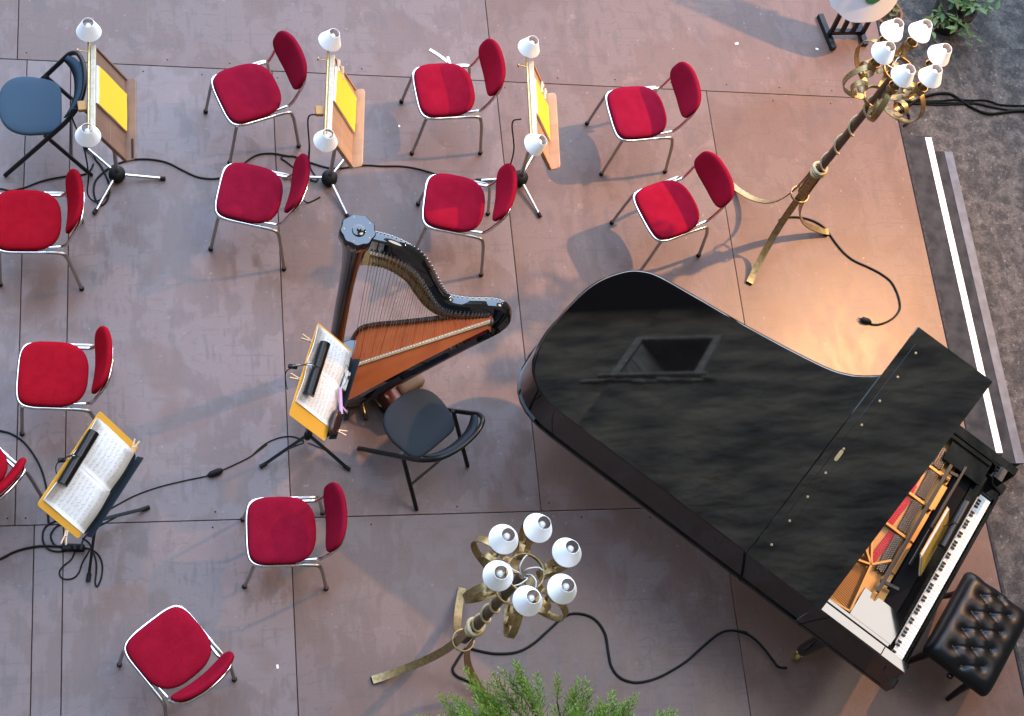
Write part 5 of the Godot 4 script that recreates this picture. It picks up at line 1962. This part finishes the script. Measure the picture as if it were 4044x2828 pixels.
	cable(C_LOOP, 0.006, 0.0, "long black cable looping between the three wooden stands", "cable", null, cg)
	cable(C_BOX2, 0.005, 0.0, "black cable coiled beside the middle wooden stand's tripod", "cable", null, cg)
	cable(C_LEFTLOW, 0.006, 0.0, "black cable curving in at the left under the open score", "cable", null, cg)
	var ex = cable(C_EXT, 0.0042, 0.0, "thin black cable with in-line plug between the two black stands", "cable", null, cg)
	s2 = begin()
	tube(s2, [V(0.555, 0.018, -2.808), V(0.535, 0.02, -2.800), V(0.490, 0.02, -2.783), V(0.470, 0.016, -2.775)], [0.012, 0.021, 0.019, 0.009], 10)
	part("inline_plug", s2, M.rubber, ex)
	cable(C_STRIPIN, 0.007, 0.0, "black cable from the left edge into the power strip", "cable", null, cg)
	cable(C_COILA, 0.0055, 0.0, "inner coil of black cable left of the power strip", "cable", null, cg)
	cable(C_COILB, 0.0055, 0.001, "outer coil of black cable left of the power strip", "cable", null, cg)
	cable(C_COILC, 0.005, 0.0, "long hairpin of black cable right of the power strip", "cable", null, cg)
	cable(C_COILD, 0.0045, 0.001, "thin loop of black cable below the power strip", "cable", null, cg)
	cable(C_CAND, 0.008, 0.0, "thick black cable snaking from the candelabrum to the piano", "cable", null, cg)
	cable(C_CANDTAIL, 0.008, 0.0, "black cable from the candelabrum foot down to the juniper", "cable", null, cg)
	var un = cable(C_UNPLUG, 0.007, 0.0, "black cable ending in a loose plug on the bare floor", "cable", null, cg)
	s2 = begin()
	tube(s2, [V(4.945, 0.012, -3.778), V(4.925, 0.018, -3.785), V(4.885, 0.018, -3.797), V(4.875, 0.016, -3.80)], [0.010, 0.019, 0.021, 0.012], 10)
	tube(s2, [V(4.876, 0.022, -3.795), V(4.855, 0.022, -3.802)], 0.0028, 6)
	tube(s2, [V(4.876, 0.013, -3.806), V(4.855, 0.013, -3.813)], 0.0028, 6)
	part("plug", s2, M.rubber, un)
	var gg = "cables on the ground beside the stage"
	cable(C_GA, 0.011, -0.508, "thickest black cable on the ground, curving over the others", "cable", M.cable_ground, gg)
	cable(C_GB, 0.008, -0.509, "black cable on the ground, topmost of the bundle", "cable", M.cable_ground, gg)
	cable(C_GC, 0.008, -0.509, "black cable on the ground, middle of the bundle", "cable", M.cable_ground, gg)
	cable(C_GD, 0.007, -0.509, "black cable on the ground, lowest of the bundle", "cable", M.cable_ground, gg)
	cable(C_GE, 0.010, -0.508, "short loop of black cable at the stage edge", "cable", M.cable_ground, gg)
	var ps = thing("power_strip", "black power strip with plugs under the lower left score", "power strip", V(-0.282, 0, -2.367), -4.0)
	s2 = begin()
	box(s2, V(0, 0.018, 0), V(0.125, 0.036, 0.040), Basis.IDENTITY, 0.006)
	part("body", s2, M.rubber, ps)
	for k in 2:
		s2 = begin()
		tube(s2, [V(0.005 + k * 0.04, 0.036, 0.0), V(0.008 + k * 0.04, 0.056, 0.004), V(0.012 + k * 0.03, 0.060, 0.024)], [0.018, 0.017, 0.010], 10)
		part("plug", s2, M.rubber, ps)

	# stage corner
	easel()
	pot_plant("potted_plant", "small yellowish plant in a terracotta pot behind the easel", 5.80, -6.58, -0.51, 0.13, 0.22, 0.15, 0.20, 90, M.leaf_yellow, 21, 0.05)
	pot_plant("leafy_bush", "dense green leafy bush in a pot at the top right", 6.42, -6.66, -0.51, 0.17, 0.26, 0.43, 0.40, 298, M.leaf_bush, 22, 0.082, "bush", M.soil)
	juniper()

	# bits on the floor
	s2 = begin()
	ribbon(s2, [V(2.030, 0.0022, -5.815), V(2.085, 0.003, -5.775), V(2.150, 0.0022, -5.722)], V(0, 1, 0).cross(V(1, 0, 0.75)), 0.022, 0.002)
	ribbon(s2, [V(2.152, 0.0045, -5.76), V(2.165, 0.0045, -5.70)], V(1, 0, 0.2), 0.018, 0.002)
	solo("white_tape_strip", s2, M.tape, "strip of crumpled white tape on the floor behind a red chair", "tape")
	for q in [[4.323, -5.998, 0.028, 0.016, 0.4, "larger white paper scrap in the easel's shadow"], [4.958, -5.989, 0.022, 0.014, -0.3, "white paper scrap beside the easel's foot"], [1.776, -5.197, 0.010, 0.014, 0.2, "tiny white scrap left of the tape-side red chair"], [0.834, -1.642, 0.012, 0.022, 0.1, "white paint-like scrap near the bottom of the floor"]]:
		s2 = begin()
		box(s2, V(q[0], 0.0018, q[1]), V(q[2], 0.0012, q[3]), Basis(V(0, 1, 0), q[4]) * Basis(V(1, 0, 0), 0.02), 0.0003)
		solo("paper_scrap", s2, M.paper, q[5], "scrap", "white scraps on the floor")
